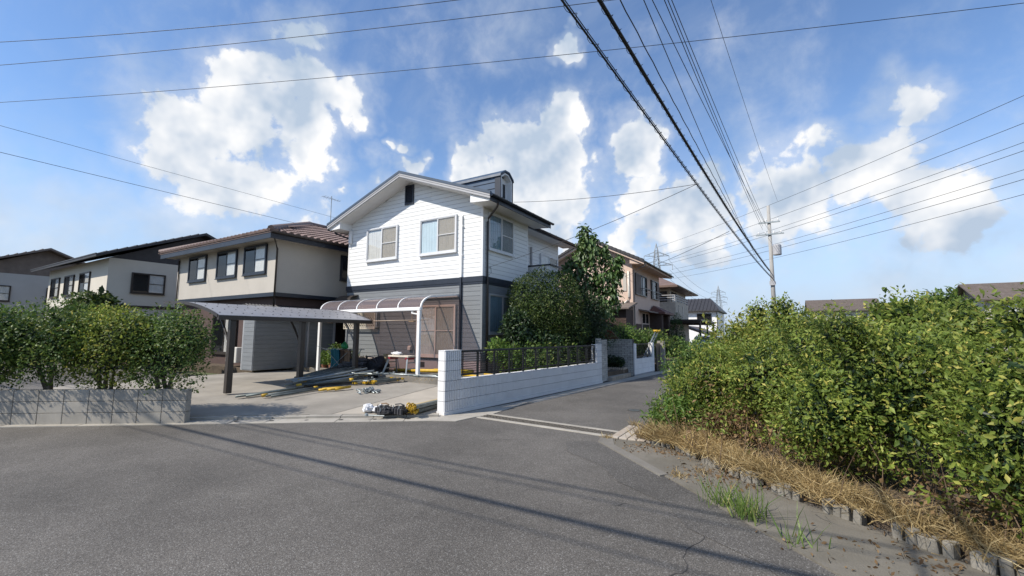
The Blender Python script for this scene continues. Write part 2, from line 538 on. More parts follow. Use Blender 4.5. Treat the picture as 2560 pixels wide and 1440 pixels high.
# ------------------------------------------------------------------ mesh building
class MB:
    """Collects shapes; build() links them as ONE mesh object."""

    def __init__(s):
        s.v, s.f = [], []

    def add(s, vs, fs):
        o = len(s.v)
        s.v += [tuple(p) for p in vs]
        s.f += [tuple(i + o for i in f) for f in fs]
        return s

    def box(s, x0, x1, y0, y1, z0, z1):
        return s.add([(x0, y0, z0), (x1, y0, z0), (x1, y1, z0), (x0, y1, z0), (x0, y0, z1), (x1, y0, z1), (x1, y1, z1), (x0, y1, z1)],
                     [(0, 3, 2, 1), (4, 5, 6, 7), (0, 1, 5, 4), (1, 2, 6, 5), (2, 3, 7, 6), (3, 0, 4, 7)])

    def cbox(s, x0, x1, y0, y1, z0, z1, c=0.004):
        """box with chamfered vertical and horizontal edges (rounded look)"""
        bm = bmesh.new()
        bmesh.ops.create_cube(bm, size=1)
        for v in bm.verts:
            v.co = ((x0 + x1) / 2 + v.co.x * (x1 - x0), (y0 + y1) / 2 + v.co.y * (y1 - y0), (z0 + z1) / 2 + v.co.z * (z1 - z0))
        bmesh.ops.bevel(bm, geom=bm.edges[:], offset=c, segments=1, affect='EDGES')
        bm.verts.index_update()
        s.add([v.co[:] for v in bm.verts], [[v.index for v in f.verts] for f in bm.faces])
        bm.free()
        return s

    def prism(s, prof, axis, a, b):
        """extrude a 2D profile along an axis: 'x' profile=(y,z); 'y' profile=(x,z); 'z' profile=(x,y)"""
        def P(p, t):
            return {'x': (t, p[0], p[1]), 'y': (p[0], t, p[1]), 'z': (p[0], p[1], t)}[axis]
        n = len(prof)
        vs = [P(p, a) for p in prof] + [P(p, b) for p in prof]
        fs = [tuple(range(n)), tuple(range(2 * n - 1, n - 1, -1))]
        fs += [(i, i + n, (i + 1) % n + n, (i + 1) % n) for i in range(n)]
        return s.add(vs, fs)

    def tube(s, pts, r, n=8, cap=True):
        pts = [Vector(p) for p in pts]
        rs = r if isinstance(r, (list, tuple)) else [r] * len(pts)
        rings = []
        up = Vector((0, 0, 1))
        for i, p in enumerate(pts):
            d = (pts[min(i + 1, len(pts) - 1)] - pts[max(i - 1, 0)]).normalized()
            ref = up if abs(d.dot(up)) < 0.97 else Vector((1, 0, 0))
            a = d.cross(ref).normalized()
            b = a.cross(d).normalized()
            rings.append([p + (a * math.cos(2 * math.pi * k / n) + b * math.sin(2 * math.pi * k / n)) * rs[i] for k in range(n)])
        vs = [q for ring in rings for q in ring]
        fs = []
        for i in range(len(rings) - 1):
            for k in range(n):
                fs.append((i * n + k, i * n + (k + 1) % n, (i + 1) * n + (k + 1) % n, (i + 1) * n + k))
        if cap:
            fs.append(tuple(range(n - 1, -1, -1)))
            fs.append(tuple((len(rings) - 1) * n + k for k in range(n)))
        return s.add(vs, fs)

    def bar(s, a, b, w, h=None):
        """square bar between two points"""
        h = h or w
        a, b = Vector(a), Vector(b)
        d = (b - a).normalized()
        ref = Vector((0, 0, 1)) if abs(d.z) < 0.97 else Vector((1, 0, 0))
        x = d.cross(ref).normalized() * w / 2
        y = x.cross(d).normalized() * h / 2
        vs = [a - x - y, a + x - y, a + x + y, a - x + y, b - x - y, b + x - y, b + x + y, b - x + y]
        return s.add(vs, [(0, 3, 2, 1), (4, 5, 6, 7), (0, 1, 5, 4), (1, 2, 6, 5), (2, 3, 7, 6), (3, 0, 4, 7)])

    def lathe(s, prof, c=(0, 0, 0), n=16):
        """prof: list of (r, z)"""
        vs, fs = [], []
        for r, z in prof:
            for k in range(n):
                t = 2 * math.pi * k / n
                vs.append((c[0] + r * math.cos(t), c[1] + r * math.sin(t), c[2] + z))
        for i in range(len(prof) - 1):
            for k in range(n):
                fs.append((i * n + k, i * n + (k + 1) % n, (i + 1) * n + (k + 1) % n, (i + 1) * n + k))
        fs.append(tuple(range(n - 1, -1, -1)))
        fs.append(tuple((len(prof) - 1) * n + k for k in range(n)))
        return s.add(vs, fs)

    def lump(s, c, r, seed=0, amp=0.18, sub=3, freq=2.2, flat=None):
        """crumpled ellipsoid"""
        bm = bmesh.new()
        bmesh.ops.create_icosphere(bm, subdivisions=sub, radius=1)
        from mathutils import noise as mn
        for v in bm.verts:
            d = v.co.normalized()
            k = 1 + amp * mn.fractal(d * freq + Vector((seed * 3.1, seed, 0)), 1.0, 2.0, 4)
            q = Vector((d.x * r[0], d.y * r[1], d.z * r[2])) * k
            if flat is not None and q.z < flat:
                q.z = flat
            v.co = Vector(c) + q
        bm.verts.index_update()
        s.add([v.co[:] for v in bm.verts], [[v.index for v in f.verts] for f in bm.faces])
        bm.free()
        return s

    def mesh(s, name, m=None):
        me = bpy.data.meshes.new(name)
        me.from_pydata(s.v, [], s.f)
        if m:
            me.materials.append(m)
        return me

    def build(s, name, m, parent=None, smooth=False, world=True):
        if parent is not None and world:
            o = Vector((0, 0, 0))
            q = parent
            while q is not None:
                o += q.location
                q = q.parent
            s.v = [(p[0] - o.x, p[1] - o.y, p[2] - o.z) for p in s.v]
        me = s.mesh(name, m)
        if smooth:
            me.polygons.foreach_set('use_smooth', [True] * len(me.polygons))
        bm = bmesh.new()
        bm.from_mesh(me)
        bmesh.ops.recalc_face_normals(bm, faces=bm.faces[:])
        bm.to_mesh(me)
        bm.free()
        ob = bpy.data.objects.new(name, me)
        COL.objects.link(ob)
        if parent is not None:
            ob.parent = parent
        return ob


def link(name, me, parent=None, loc=(0, 0, 0), rot=(0, 0, 0), scale=(1, 1, 1)):
    o = bpy.data.objects.new(name, me)
    COL.objects.link(o)
    o.parent = parent
    o.location = loc
    o.rotation_euler = rot
    o.scale = scale
    return o


def tag(o, label=None, cat=None, group=None, kind=None):
    for k, v in (('label', label), ('category', cat), ('group', group), ('kind', kind)):
        if v:
            o[k] = v
    return o


def thing(name, label, cat, loc=(0, 0, 0), rotz=0.0, group=None):
    e = bpy.data.objects.new(name, None)
    e.empty_display_size = 0.1
    COL.objects.link(e)
    e.location = loc
    e.rotation_euler = (0, 0, rotz)
    return tag(e, label, cat, group)


def copy_tree(o, parent=None):
    c = o.copy()
    COL.objects.link(c)
    c.parent = parent
    for ch in list(o.children):
        copy_tree(ch, c)
    return c


def sheet(name, poly, z, m, parent=None, cuts=(), zfun=None, thick=0.0, kind='structure'):
    """flat polygon (optionally cut along lines and lifted by zfun), optionally with side walls going down"""
    bm = bmesh.new()
    f = bm.faces.new([bm.verts.new((x, y, z)) for x, y in poly])
    bmesh.ops.recalc_face_normals(bm, faces=[f])
    if f.normal.z < 0:
        bmesh.ops.reverse_faces(bm, faces=[f])
    for (p, n) in cuts:
        bmesh.ops.bisect_plane(bm, geom=bm.verts[:] + bm.edges[:] + bm.faces[:], plane_co=(p[0], p[1], 0), plane_no=(n[0], n[1], 0))
    bmesh.ops.triangulate(bm, faces=bm.faces[:])
    if zfun:
        for v in bm.verts:
            v.co.z = zfun(v.co.x, v.co.y)
    if thick > 0:
        be = [e for e in bm.edges if len(e.link_faces) == 1]
        r = bmesh.ops.extrude_edge_only(bm, edges=be)
        for g in r['geom']:
            if isinstance(g, bmesh.types.BMVert):
                g.co.z -= thick
    me = bpy.data.meshes.new(name)
    bm.to_mesh(me)
    bm.free()
    me.materials.append(m)
    o = link(name, me, parent)
    if parent is None:
        tag(o, kind=kind)
    return o


# ------------------------------------------------------------------ foliage
def foliage(name, blobs, n, size, m, parent=None, asp=0.5, droop=0.0, shell=0.55, out=0.6, seed=0, lump=0.22, fold=0.25, jit=0.35, world=True):
    """leaf-sized folded faces spread through lumpy ellipsoids. blobs: (centre, radii, weight)"""
    r = np.random.default_rng(seed + 100)
    w = np.array([b[2] for b in blobs], float)
    w /= w.sum()
    idx = r.choice(len(blobs), n, p=w)
    C = np.array([b[0] for b in blobs], float)[idx]
    RR = np.array([b[1] for b in blobs], float)[idx]
    d = r.normal(size=(n, 3))
    d /= np.linalg.norm(d, axis=1)[:, None]
    # lumpy outline: a few random plane waves
    k = np.zeros(n)
    for _ in range(7):
        q = r.normal(size=3) * r.uniform(2.5, 7)
        k += np.sin(d @ q + r.uniform(0, 6.28) + idx * 1.7)
    k = 1 + lump * k / 3.0
    rad = (shell + (1 - shell) * r.random(n) ** 0.6) * k
    P = C + d * RR * rad[:, None]
    ax = r.normal(size=(n, 3)) + d * out
    ax[:, 2] -= droop
    ax /= np.linalg.norm(ax, axis=1)[:, None]
    nr = d * 0.9 + r.normal(size=(n, 3)) * 0.6
    nr[:, 2] += 0.35
    side = np.cross(ax, nr)
    side /= (np.linalg.norm(side, axis=1)[:, None] + 1e-9)
    nn = np.cross(side, ax)
    s = size * (1 + jit * r.normal(size=n)).clip(0.4, 2.0)
    s = s[:, None]
    a = P
    b = P + ax * s * 0.5 + side * s * asp * 0.5 + nn * s * fold * 0.3
    c = P + ax * s - nn * s * fold * 0.2 * (1 + droop)
    e = P + ax * s * 0.5 - side * s * asp * 0.5 + nn * s * fold * 0.3
    V = np.stack([a, b, c, e], axis=1).reshape(-1, 3)
    i0 = np.arange(n) * 4
    F = np.stack([np.stack([i0, i0 + 1, i0 + 2], 1), np.stack([i0, i0 + 2, i0 + 3], 1)], 1).reshape(-1, 3)
    return raw(name, V, F, m, parent, world)


def raw(name, V, F, m, parent=None, world=True):
    if parent is not None and world:
        o = Vector((0, 0, 0))
        q = parent
        while q is not None:
            o += q.location
            q = q.parent
        V = V - np.array(o)
    me = bpy.data.meshes.new(name)
    nv, nf = len(V), len(F)
    k = F.shape[1]
    me.vertices.add(nv)
    me.vertices.foreach_set('co', np.ascontiguousarray(V, dtype=np.float32).ravel())
    me.loops.add(nf * k)
    me.loops.foreach_set('vertex_index', np.ascontiguousarray(F, dtype=np.int32).ravel())
    me.polygons.add(nf)
    me.polygons.foreach_set('loop_start', np.arange(0, nf * k, k, dtype=np.int32))
    me.update(calc_edges=True)
    me.materials.append(m)
    ob = bpy.data.objects.new(name, me)
    COL.objects.link(ob)
    ob.parent = parent
    return ob


def grass(name, pts, n, h, m, seed=0, spread=0.25, width=0.008, lean=0.5, parent=None):
    """blades: thin bent triangles rooted near the given points (x, y, z, weight)"""
    r = np.random.default_rng(seed + 500)
    w = np.array([p[3] for p in pts], float)
    w /= w.sum()
    idx = r.choice(len(pts), n, p=w)
    B = np.array([p[:3] for p in pts], float)[idx]
    B[:, :2] += r.normal(size=(n, 2)) * spread
    L = h * r.uniform(0.35, 1.25, n)[:, None]
    t = r.normal(size=(n, 3)) * lean
    t[:, 2] = 1
    t /= np.linalg.norm(t, axis=1)[:, None]
    sd = np.cross(t, r.normal(size=(n, 3)))
    sd /= np.linalg.norm(sd, axis=1)[:, None]
    wd = width * r.uniform(0.6, 1.5, n)[:, None]
    bend = r.normal(size=(n, 3)) * 0.45 * lean
    bend[:, 2] = -0.25 * lean
    M = B + t * L * 0.55
    T = M + (t + bend) * L * 0.45
    V = np.stack([B - sd * wd, B + sd * wd, M + sd * wd * 0.8, M - sd * wd * 0.8, T], 1).reshape(-1, 3)
    i = np.arange(n) * 5
    F = np.stack([np.stack([i, i + 1, i + 2], 1), np.stack([i, i + 2, i + 3], 1), np.stack([i + 3, i + 2, i + 4], 1)], 1).reshape(-1, 3)
    return raw(name, V, F, m, parent)


# ================================================================== THE SETTING
# frontage of the driveway: from the end of the street wall, running to the lower left of the picture
FA = Vector((-5.70, 6.62))
FD = Vector((-0.80, -0.60))          # along the frontage
FN = Vector((-0.60, 0.80))           # into the lot


def fp(s, d):
    p = FA + FD * s + FN * d
    return (p.x, p.y)


sheet("ground", [(-900, -600), (900, -600), (900, 1500), (-900, 1500)], -0.03, FIELD)
sheet("road", [(-70, -30), (60, -30), (60, 9), (0.5, 9.5), (1.2, 30), (6, 95), (-1.0, 95), (-3.5, 30), (-5.2, 13), (-5.9, 6.0), (-8, 8), (-70, 8)],
      0.0, ASPHALT)


def drive_z(x, y):
    d = (Vector((x, y)) - FA).dot(FN)
    return 0.055 + min(max(d, 0), 3.75) * 0.036


CUTS = [(fp(0, 1.9), FN), (fp(0, 3.75), FN)]
drv = sheet("driveway", [fp(2.0, 0.0), (-8.02, 9.7), (-16.2, 9.7), (-16.2, 4.0), fp(9.6, 0.0)], 0.0, CONCRETE, cuts=CUTS, zfun=drive_z, thick=0.2)
# newer, paler slab beside the wall, a joint's width away
sheet("slab", [fp(0.12, 0.0), (-5.80, 6.9), (-5.62, 9.7), (-7.985, 9.7), fp(1.98, 0.0)], 0.0, CONC_NEW, drv, cuts=CUTS, zfun=drive_z, thick=0.2)

sheet("garden_bed", [(-5.62, 9.2), (-5.15, 13.9), (-4.72, 19.2), (-4.2, 26), (-4.2, 60), (-60, 60), (-60, 8.8), (-16.3, 8.8), (-16.3, 10.0), (-10.45, 10.0), (-10.45, 9.4)],
      0.27, SOIL, thick=0.3)
sheet("patio", [(-10.4, 9.3), (-5.66, 9.3), (-5.50, 11.5), (-10.4, 11.5)], 0.34, CONC_DARK, thick=0.2)
bed_edge = MB().cbox(-16.2, -10.42, 9.93, 10.06, 0.1, 0.335, 0.012).build("bed_edging", CONC_DARK)
tag(bed_edge, kind='structure')

# kerb stones between driveway and asphalt, each its own stone with a notch at one end
kerb = bpy.data.objects.new("kerb", None)
COL.objects.link(kerb)
tag(kerb, kind='structure')
kerb.location = (FA.x, FA.y, 0)
kb = MB()
kb.prism([(0.0, -0.02), (0.592, -0.02), (0.592, 0.012), (0.0, 0.012)], 'y', -0.53, -0.16)
kb.prism([(0.0, -0.02), (0.592, -0.02), (0.592, 0.05), (0.0, 0.05)], 'y', -0.157, -0.01)
kb.prism([(0.592, -0.02), (0.602, -0.02), (0.602, 0.004), (0.592, 0.004)], 'y', -0.53, -0.01)
kerb_me = kb.mesh("kerb_stone", KERB)
ang = math.atan2(FD.y, FD.x)
for i in range(17):
    p = FD * (i * 0.603 - 0.02)
    # local +y must point into the road's far side: mirror by rotation
    link("kerb_stone", kerb_me, kerb, (p.x, p.y, random.uniform(-0.004, 0.004)), (random.uniform(-.006, .006), random.uniform(-.006, .006), ang), (1, -1, 1))
# dark drain holes in the kerb
for i in range(8):
    p = FD * (0.52 + i * 0.603)
    h = MB()
    q = FA + p - FN * 0.33
    h.lathe([(0.035, 0.0145), (0.04, 0.0155)], (q.x, q.y, 0), 8)
    h.build("drain_hole", MORTAR, kerb)
# concrete apron at the foot of the wall corner
sheet("apron", [(-5.60, 6.05), (-5.05, 6.36), (-5.0, 6.80), (-4.88, 7.25), (-5.02, 9.0), (-5.2, 9.0), (-5.5, 6.80), (-5.72, 6.56)], 0.010, KERB, thick=0.05)
sheet("gutter_strip", [(-5.22, 9.0), (-4.86, 9.0), (-4.50, 13.9), (-4.05, 19.5), (-3.6, 26), (-4.1, 26), (-4.5, 19.4), (-4.9, 13.9)], 0.006, KERB)

# right-hand verge and planting strip
sheet("verge", [(-2.34, 6.52), (-2.18, 6.22), (-0.97, 5.02), (-0.40, 4.42), (1.0, 2.95), (3.6, 0.3), (4.6, 1.2), (1.9, 3.7), (0.3, 4.9), (-0.55, 5.62), (-1.25, 6.42), (-1.75, 6.62)],
      0.016, VERGE, thick=0.05)
sheet("planting_strip", [(-1.9, 6.75), (-1.25, 6.50), (-0.50, 5.70), (0.4, 4.98), (2.0, 3.8), (5.2, 1.2), (30, 1.2), (30, 60), (2.4, 60), (0.0, 30), (-1.6, 13), (-2.0, 8.2)],
      0.09, SOIL, thick=0.12)
sheet("verge_lip", [(-2.40, 6.62), (-2.34, 6.30), (-2.16, 6.12), (-1.2, 5.16), (-1.13, 5.24), (-2.06, 6.20), (-2.2, 6.55)], 0.022, CONC_DARK, thick=0.04)


def crack(name, pts, w, seed):
    r = random.Random(seed)
    P = []
    for (a, b) in zip(pts[:-1], pts[1:]):
        n = max(3, int((Vector(b) - Vector(a)).length / 0.06))
        for k in range(n):
            t = k / n
            P.append((a[0] + (b[0] - a[0]) * t + r.gauss(0, .014), a[1] + (b[1] - a[1]) * t + r.gauss(0, .014)))
    P.append(pts[-1])
    vs, fs = [], []
    for i, p in enumerate(P):
        ww = w * r.uniform(0.3, 1.0) * (0.3 if i in (0, len(P) - 1) else 1)
        a, b = Vector(P[max(i - 1, 0)]), Vector(P[min(i + 1, len(P) - 1)])
        n = (b - a).normalized()
        vs += [(p[0] - n.y * ww, p[1] + n.x * ww, 0.003), (p[0] + n.y * ww, p[1] - n.x * ww, 0.003)]
        if i:
            k = 2 * i
            fs.append((k - 2, k - 1, k + 1, k))
    o = MB().add(vs, fs).build(name, MORTAR)
    tag(o, kind='structure')


crack("road_crack", [(-0.52, 4.15), (-0.60, 3.75), (-0.66, 3.45), (-0.60, 3.30), (-0.68, 3.05)], 0.005, 3)
crack("road_crack", [(-1.50, 3.98), (-1.36, 4.12), (-1.28, 4.22)], 0.004, 4)
crack("road_crack", [(-3.9, 5.4), (-3.5, 5.75), (-3.2, 5.9)], 0.003, 5)
crack("road_crack", [(-3.2, 9.4), (-3.0, 10.6), (-3.15, 12.0)], 0.004, 6)

sheet("road_patch", [(-2.42, 6.30), (-2.75, 6.05), (-2.5, 5.55), (-1.95, 5.25), (-1.55, 4.75), (-1.0, 4.42), (-.72, 3.95), (-.2, 3.65), (.35, 3.0), (1.2, 2.3), (1.9, 1.2), (2.6, 1.2), (1.0, 2.93), (-.41, 4.40), (-.98, 5.0), (-2.19, 6.2)],
      0.004, asphalt_mat("asphalt_newer", (0.112, 0.104, 0.094), 0.24))
# ------------------------------------------------------------------ grating across the lane mouth
gr = thing("drain_grating", "long steel drain grating across the mouth of the side lane", "grating", (-4.93, 7.07, 0.0), math.atan2(-0.17, 2.66))
GL = 2.67
MB().box(0, GL, -0.132, 0.132, -0.05, 0.0025).build("channel", MORTAR, gr, world=False)
for y0, y1 in ((-0.20, -0.135), (0.135, 0.20)):
    MB().cbox(0, GL + 0.02, y0 - 0.03 * (y0 < 0), y1 + 0.03 * (y1 > 0.15), -0.03, 0.014, 0.004).build("edging", KERB, gr, world=False)
for k in range(3):
    y = -0.09 + k * 0.09
    MB().box(0, GL, y - 0.008, y + 0.008, 0.003, 0.017).build("bearing_bar", mat("grating_steel", (0.15, 0.135, 0.115), .6, .3, 9.0, metal=.3), gr, world=False)
b = MB()
for i in range(int(GL / 0.075)):
    b.box(0.01 + i * 0.075, 0.024 + i * 0.075, -0.128, 0.128, 0.004, 0.013)
tag(b.build("cross_bars", mat("grating_steel", (0.15, 0.135, 0.115), .6, .3, 9.0, metal=.3), gr, world=False), kind='stuff')

dc = thing("drain_cover", "rust-stained concrete slab cover beside the dry grass", "drain cover", (-2.28, 6.62, 0))
COVERM = mat("rusty_cover", (0.46, 0.43, 0.38), 0.8, 0.2, 3.0, col2=(0.34, 0.27, 0.20), bump=0.4)
for i in range(5):
    x = 0.015 + i * 0.135
    MB().cbox(x, x + 0.122, 0.0, 0.98, 0.0, 0.030, 0.006).build("plank", COVERM, dc, world=False)

mh = thing("valve_cover", "small round iron valve cover set in the lane asphalt", "manhole", (-2.64, 9.27, 0))
MB().lathe([(0.135, 0.0), (0.135, 0.006), (0.12, 0.006)], n=20).build("ring", MORTAR, mh, world=False)
MB().lathe([(0.112, 0.0), (0.112, 0.007), (0.09, 0.009)], n=20).build("lid", OLDSTEEL, mh, world=False)

# ------------------------------------------------------------------ kerb blocks along the planting strip
ked = thing("edging_blocks", "row of small upright concrete edging blocks under the dry grass", "edging", (-1.5, 6.55, 0))
eb = MB().cbox(-0.032, 0.032, -0.045, 0.045, 0.0, 0.125, 0.007).mesh("edging_block", mat("edging_concrete", (0.21, 0.195, 0.165), .9, .2, 6.0, grime=.5, bump=.6, bscale=50, obj_var=.15))
p_i = 0
line = [(-1.62, 6.60), (-1.25, 6.42), (-0.52, 5.62), (0.35, 4.90), (1.95, 3.68), (4.3, 1.5)]
for a, c in zip(line[:-1], line[1:]):
    a, c = Vector(a), Vector(c)
    n = int((c - a).length / 0.072)
    for i in range(n):
        p_i += 1
        if math.sin(p_i * 0.9) + random.random() * .9 < 0.05:
            continue
        p = a.lerp(c, (i + 0.5) / n)
        link("edging_block", eb, ked, (p.x + 1.5 + random.gauss(0, .006), p.y - 6.55 + random.gauss(0, .006), random.uniform(-.03, .012)),
             (random.gauss(0, .05), random.gauss(0, .05), math.atan2(c.y - a.y, c.x - a.x) + random.gauss(0, .08)))


# ================================================================== MAIN HOUSE
HX0, HX1, HY0, HY1 = -14.82, -8.14, 11.5, 14.5
RX, RZ, RS = -11.4, 7.42, 0.36            # ridge, ridge height, slope
house = thing("house", "two-storey house with white siding above grey siding and a navy roof", "house", (-11.48, 14.5, 0.27))


def roof_z(x):
    return RZ - RS * abs(x - RX)


wall = MB()
prof = [(HX0, 0.7), (HX1, 0.7), (HX1, roof_z(HX1) - 0.22), (RX, RZ - 0.22), (HX0, roof_z(HX0) - 0.22)]
wall.prism(prof, 'y', HY0, HY1)
wall.box(HX0, -9.0, HY1 - 0.01, 19.1, 0.7, 6.0)
wall_o = wall.build("wall", mat("siding_joint", (0.34, 0.35, 0.36), 0.8, 0.05), house)
low_o = MB().box(HX0 + .01, HX1 - .01, HY0 - 0.002, HY0 + 0.1, 0.7, 3.3).box(HX1 - 0.1, HX1 + 0.002, HY0, HY1 - .01, 0.7, 3.3).build(
    "lower_wall", mat("siding_joint_dark", (0.33, 0.34, 0.345), 0.8, 0.05), house)
MB().box(HX0 - 0.01, HX1 + 0.01, HY0 - 0.012, HY1 + 0.01, 0.2, 0.69).box(HX0, -8.99, HY1, 19.1, 0.2, 0.69).build("foundation", PLINTH, house)

CH = 0.152
GAP = 0.012
JX = [HX0, -12.78, -10.42, HX1]


def gable_span(z):
    """x-range of the front wall at height z"""
    h = (RZ - 0.215 - z) / RS
    return max(HX0, RX - h), min(HX1, RX + h)


def front_boards(z0, z1, m, parent):
    z = z0
    while z < z1 - 0.03:
        zt = min(z + CH - GAP, z1)
        a0, b0 = gable_span(z)
        a1, b1 = gable_span(zt)
        cuts = [a for a in JX]
        for j0, j1 in zip(cuts[:-1], cuts[1:]):
            l0, r0 = max(j0 + 0.002, a0), min(j1 - 0.002, b0)
            l1, r1 = max(j0 + 0.002, a1), min(j1 - 0.002, b1)
            if r0 - l0 < 0.05:
                continue
            if r1 <= l1:
                l1 = r1 = (l0 + r0) / 2
            y0, y1 = HY0 - 0.016, HY0 - 0.003
            mb = MB().add([(l0, y0, z), (r0, y0, z), (r1, y0, zt), (l1, y0, zt), (l0, y1, z), (r0, y1, z), (r1, y1, zt), (l1, y1, zt)],
                          [(0, 1, 2, 3), (7, 6, 5, 4), (0, 4, 5, 1), (1, 5, 6, 2), (2, 6, 7, 3), (3, 7, 4, 0)])
            mb.build("siding_board", m, parent)
        z += CH


front_boards(3.47, RZ - 0.24, W_SIDING, wall_o)
front_boards(0.70, 3.21, G_SIDING, low_o)


def side_boards(X, y0, y1, z0, z1, m, parent, joints=()):
    ys = [y0] + list(joints) + [y1]
    z = z0
    while z < z1 - 0.03:
        zt = min(z + CH - GAP, z1)
        for a, c in zip(ys[:-1], ys[1:]):
            MB().box(X + 0.003, X + 0.016, a + 0.002, c - 0.002, z, zt).build("siding_board", m, parent)
        z += CH


side_boards(HX1, HY0, HY1, 3.47, 5.80, W_SIDING, wall_o, (13.6,))
side_boards(HX1, HY0, HY1, 0.70, 3.21, G_SIDING, low_o)
side_boards(-9.0, HY1, 19.1, 3.47, 5.95, W_SIDING, wall_o, (16.4,))
side_boards(-9.0, HY1, 19.1, 0.70, 3.21, G_SIDING, low_o)
MB().box(HX1 + 0.0, HX1 + 0.02, HY1 - 0.06, HY1 + 0.012, 3.47, 5.8).build("corner_trim", WHITE, house)
MB().box(HX1 - 0.05, HX1 + 0.022, HY0 - 0.022, HY0 + 0.10, 3.47, 5.86).build("corner_trim", WHITE, house)
MB().box(HX1 - 0.05, HX1 + 0.022, HY0 - 0.022, HY0 + 0.06, 0.7, 3.2).build("corner_trim", G_SIDING, house)
MB().box(HX0 - 0.022, HX0 + 0.04, HY0 - 0.022, HY0 + 0.06, 3.47, 6.1).build("corner_trim", WHITE, house)
# navy belt between the storeys, in two steps
MB().box(HX0 - 0.05, HX1 + 0.05, HY0 - 0.05, HY0 + 0.05, 3.29, 3.465).box(HX0 - 0.035, HX1 + 0.035, HY0 - 0.035, HY0 + .05, 3.215, 3.288).box(
    HX1 - .05, HX1 + 0.05, HY0 + 0.05, HY1 + 0.03, 3.29, 3.465).box(HX1 - .05, HX1 + 0.035, HY0 + 0.05, HY1 + .02, 3.215, 3.288).build("belt_course", NAVY, house)
MB().box(-9.05, -8.965, HY1 + .03, 19.13, 3.22, 3.46).build("belt_course", NAVY, house)

# roof: two slopes with a thick rake, ridge cap, boxed eaves
EY0, EY1, EXR, EXL = 10.85, 15.12, -7.42, -15.40
for ex, nm in ((EXR, 1), (EXL, -1)):
    ze = roof_z(ex)
    r_o = MB().prism([(RX, RZ), (ex, ze), (ex, ze - 0.05), (RX, RZ - 0.05)], 'y', EY0, EY1).build("roof", NAVY_ROOF, house)
    # metal rake edge, bargeboards below it
    MB().prism([(RX, RZ + 0.03), (ex + 0.02 * nm, ze + 0.022), (ex + 0.02 * nm, ze - 0.07), (RX, RZ - 0.065)], 'y', EY0 - 0.035, EY0 + 0.06).build("rake_flashing", NAVY_ROOF, r_o)
    MB().prism([(RX, RZ - 0.066), (ex, ze - 0.071), (ex, ze - 0.125), (RX, RZ - 0.12)], 'y', EY0 - 0.022, EY0 + 0.01).build("bargeboard", BARGE, r_o)
    MB().prism([(RX, RZ - 0.122), (ex, ze - 0.127), (ex, ze - 0.20), (RX, RZ - 0.195)], 'y', EY0 - 0.008, EY0 + 0.02).build("bargeboard", BARGE, r_o)
    # sloping soffit under the gable overhang
    MB().prism([(RX, RZ - 0.20), (ex, ze - 0.20), (ex, ze - 0.215), (RX, RZ - 0.215)], 'y', EY0 + 0.02, HY0).build("soffit", SOFFIT, r_o)
    # boxed eave, its white end seen from the front
    xi = HX1 if nm > 0 else HX0
    zi = roof_z(xi)
    q = 5.79 if nm > 0 else 5.74
    xa = xi - 0.10 * nm
    MB().prism([(xa, q), (ex - 0.05 * nm, ze - 0.25), (ex - 0.03 * nm, ze - 0.205), (xa, roof_z(xa) - 0.21)], 'y', EY0 + 0.07, HY0 - 0.001).build("eave_box", WHITE, r_o)
    MB().prism([(xi, q), (ex - 0.05 * nm, ze - 0.25), (ex - 0.03 * nm, ze - 0.205), (xi, zi - 0.21)], 'y', HY0 + 0.001, EY1 - 0.05).build("eave_box", SOFFIT, r_o)
    MB().prism([(ex - 0.03 * nm, ze - 0.26), (ex, ze - 0.26), (ex, ze - 0.052), (ex - 0.03 * nm, ze - 0.052)], 'y', EY0 + 0.01, EY1).build("fascia", NAVY, r_o)
    # courses of roofing
    for i in range(1, 16):
        t = i / 16
        x = RX + (ex - RX) * t
        MB().bar((x, EY0 + 0.07, roof_z(x) + 0.004), (x, EY1 - 0.02, roof_z(x) + 0.004), 0.012, 0.012).build("roof_course", NAVY_ROOF, r_o)
MB().prism([(RX - 0.12, roof_z(RX - 0.12) + 0.005), (RX, RZ + 0.035), (RX + 0.12, roof_z(RX + 0.12) + 0.005)], 'y', EY0 - 0.03, EY1).build("ridge_cap", NAVY, house)
MB().prism([(-11.05, roof_z(-11.05)), (-11.05, roof_z(-11.05) + 0.06), (EXR - 0.25, roof_z(EXR - .25) + 0.05), (EXR - 0.25, roof_z(EXR - .25))], 'y', 11.3, 11.42).build("roof_seam", NAVY_ROOF, house)


def gutter(parent, x, y0, y1, z, m=NAVY, r=0.062):
    pr = [(x + r * math.cos(t), z + r * math.sin(t)) for t in [math.pi + k * math.pi / 8 for k in range(9)]]
    pr += [(x + (r - .008) * math.cos(t), z + (r - .008) * math.sin(t)) for t in [2 * math.pi - k * math.pi / 8 for k in range(9)]]
    g = MB().prism(pr, 'y', y0, y1).build("gutter", m, parent)
    k = y0 + 0.25
    while k < y1:
        MB().bar((x - r - 0.03, k, z + 0.012), (x + r, k, z + 0.012), 0.02, 0.008).build("gutter_bracket", m, g)
        k += 0.6
    return g


gutter(house, EXR + 0.068, EY0 - 0.02, EY1 + 0.06, roof_z(EXR) - 0.075)
gutter(house, EXL - 0.068, EY0 - 0.02, EY1 + 0.06, roof_z(EXL) - 0.075)
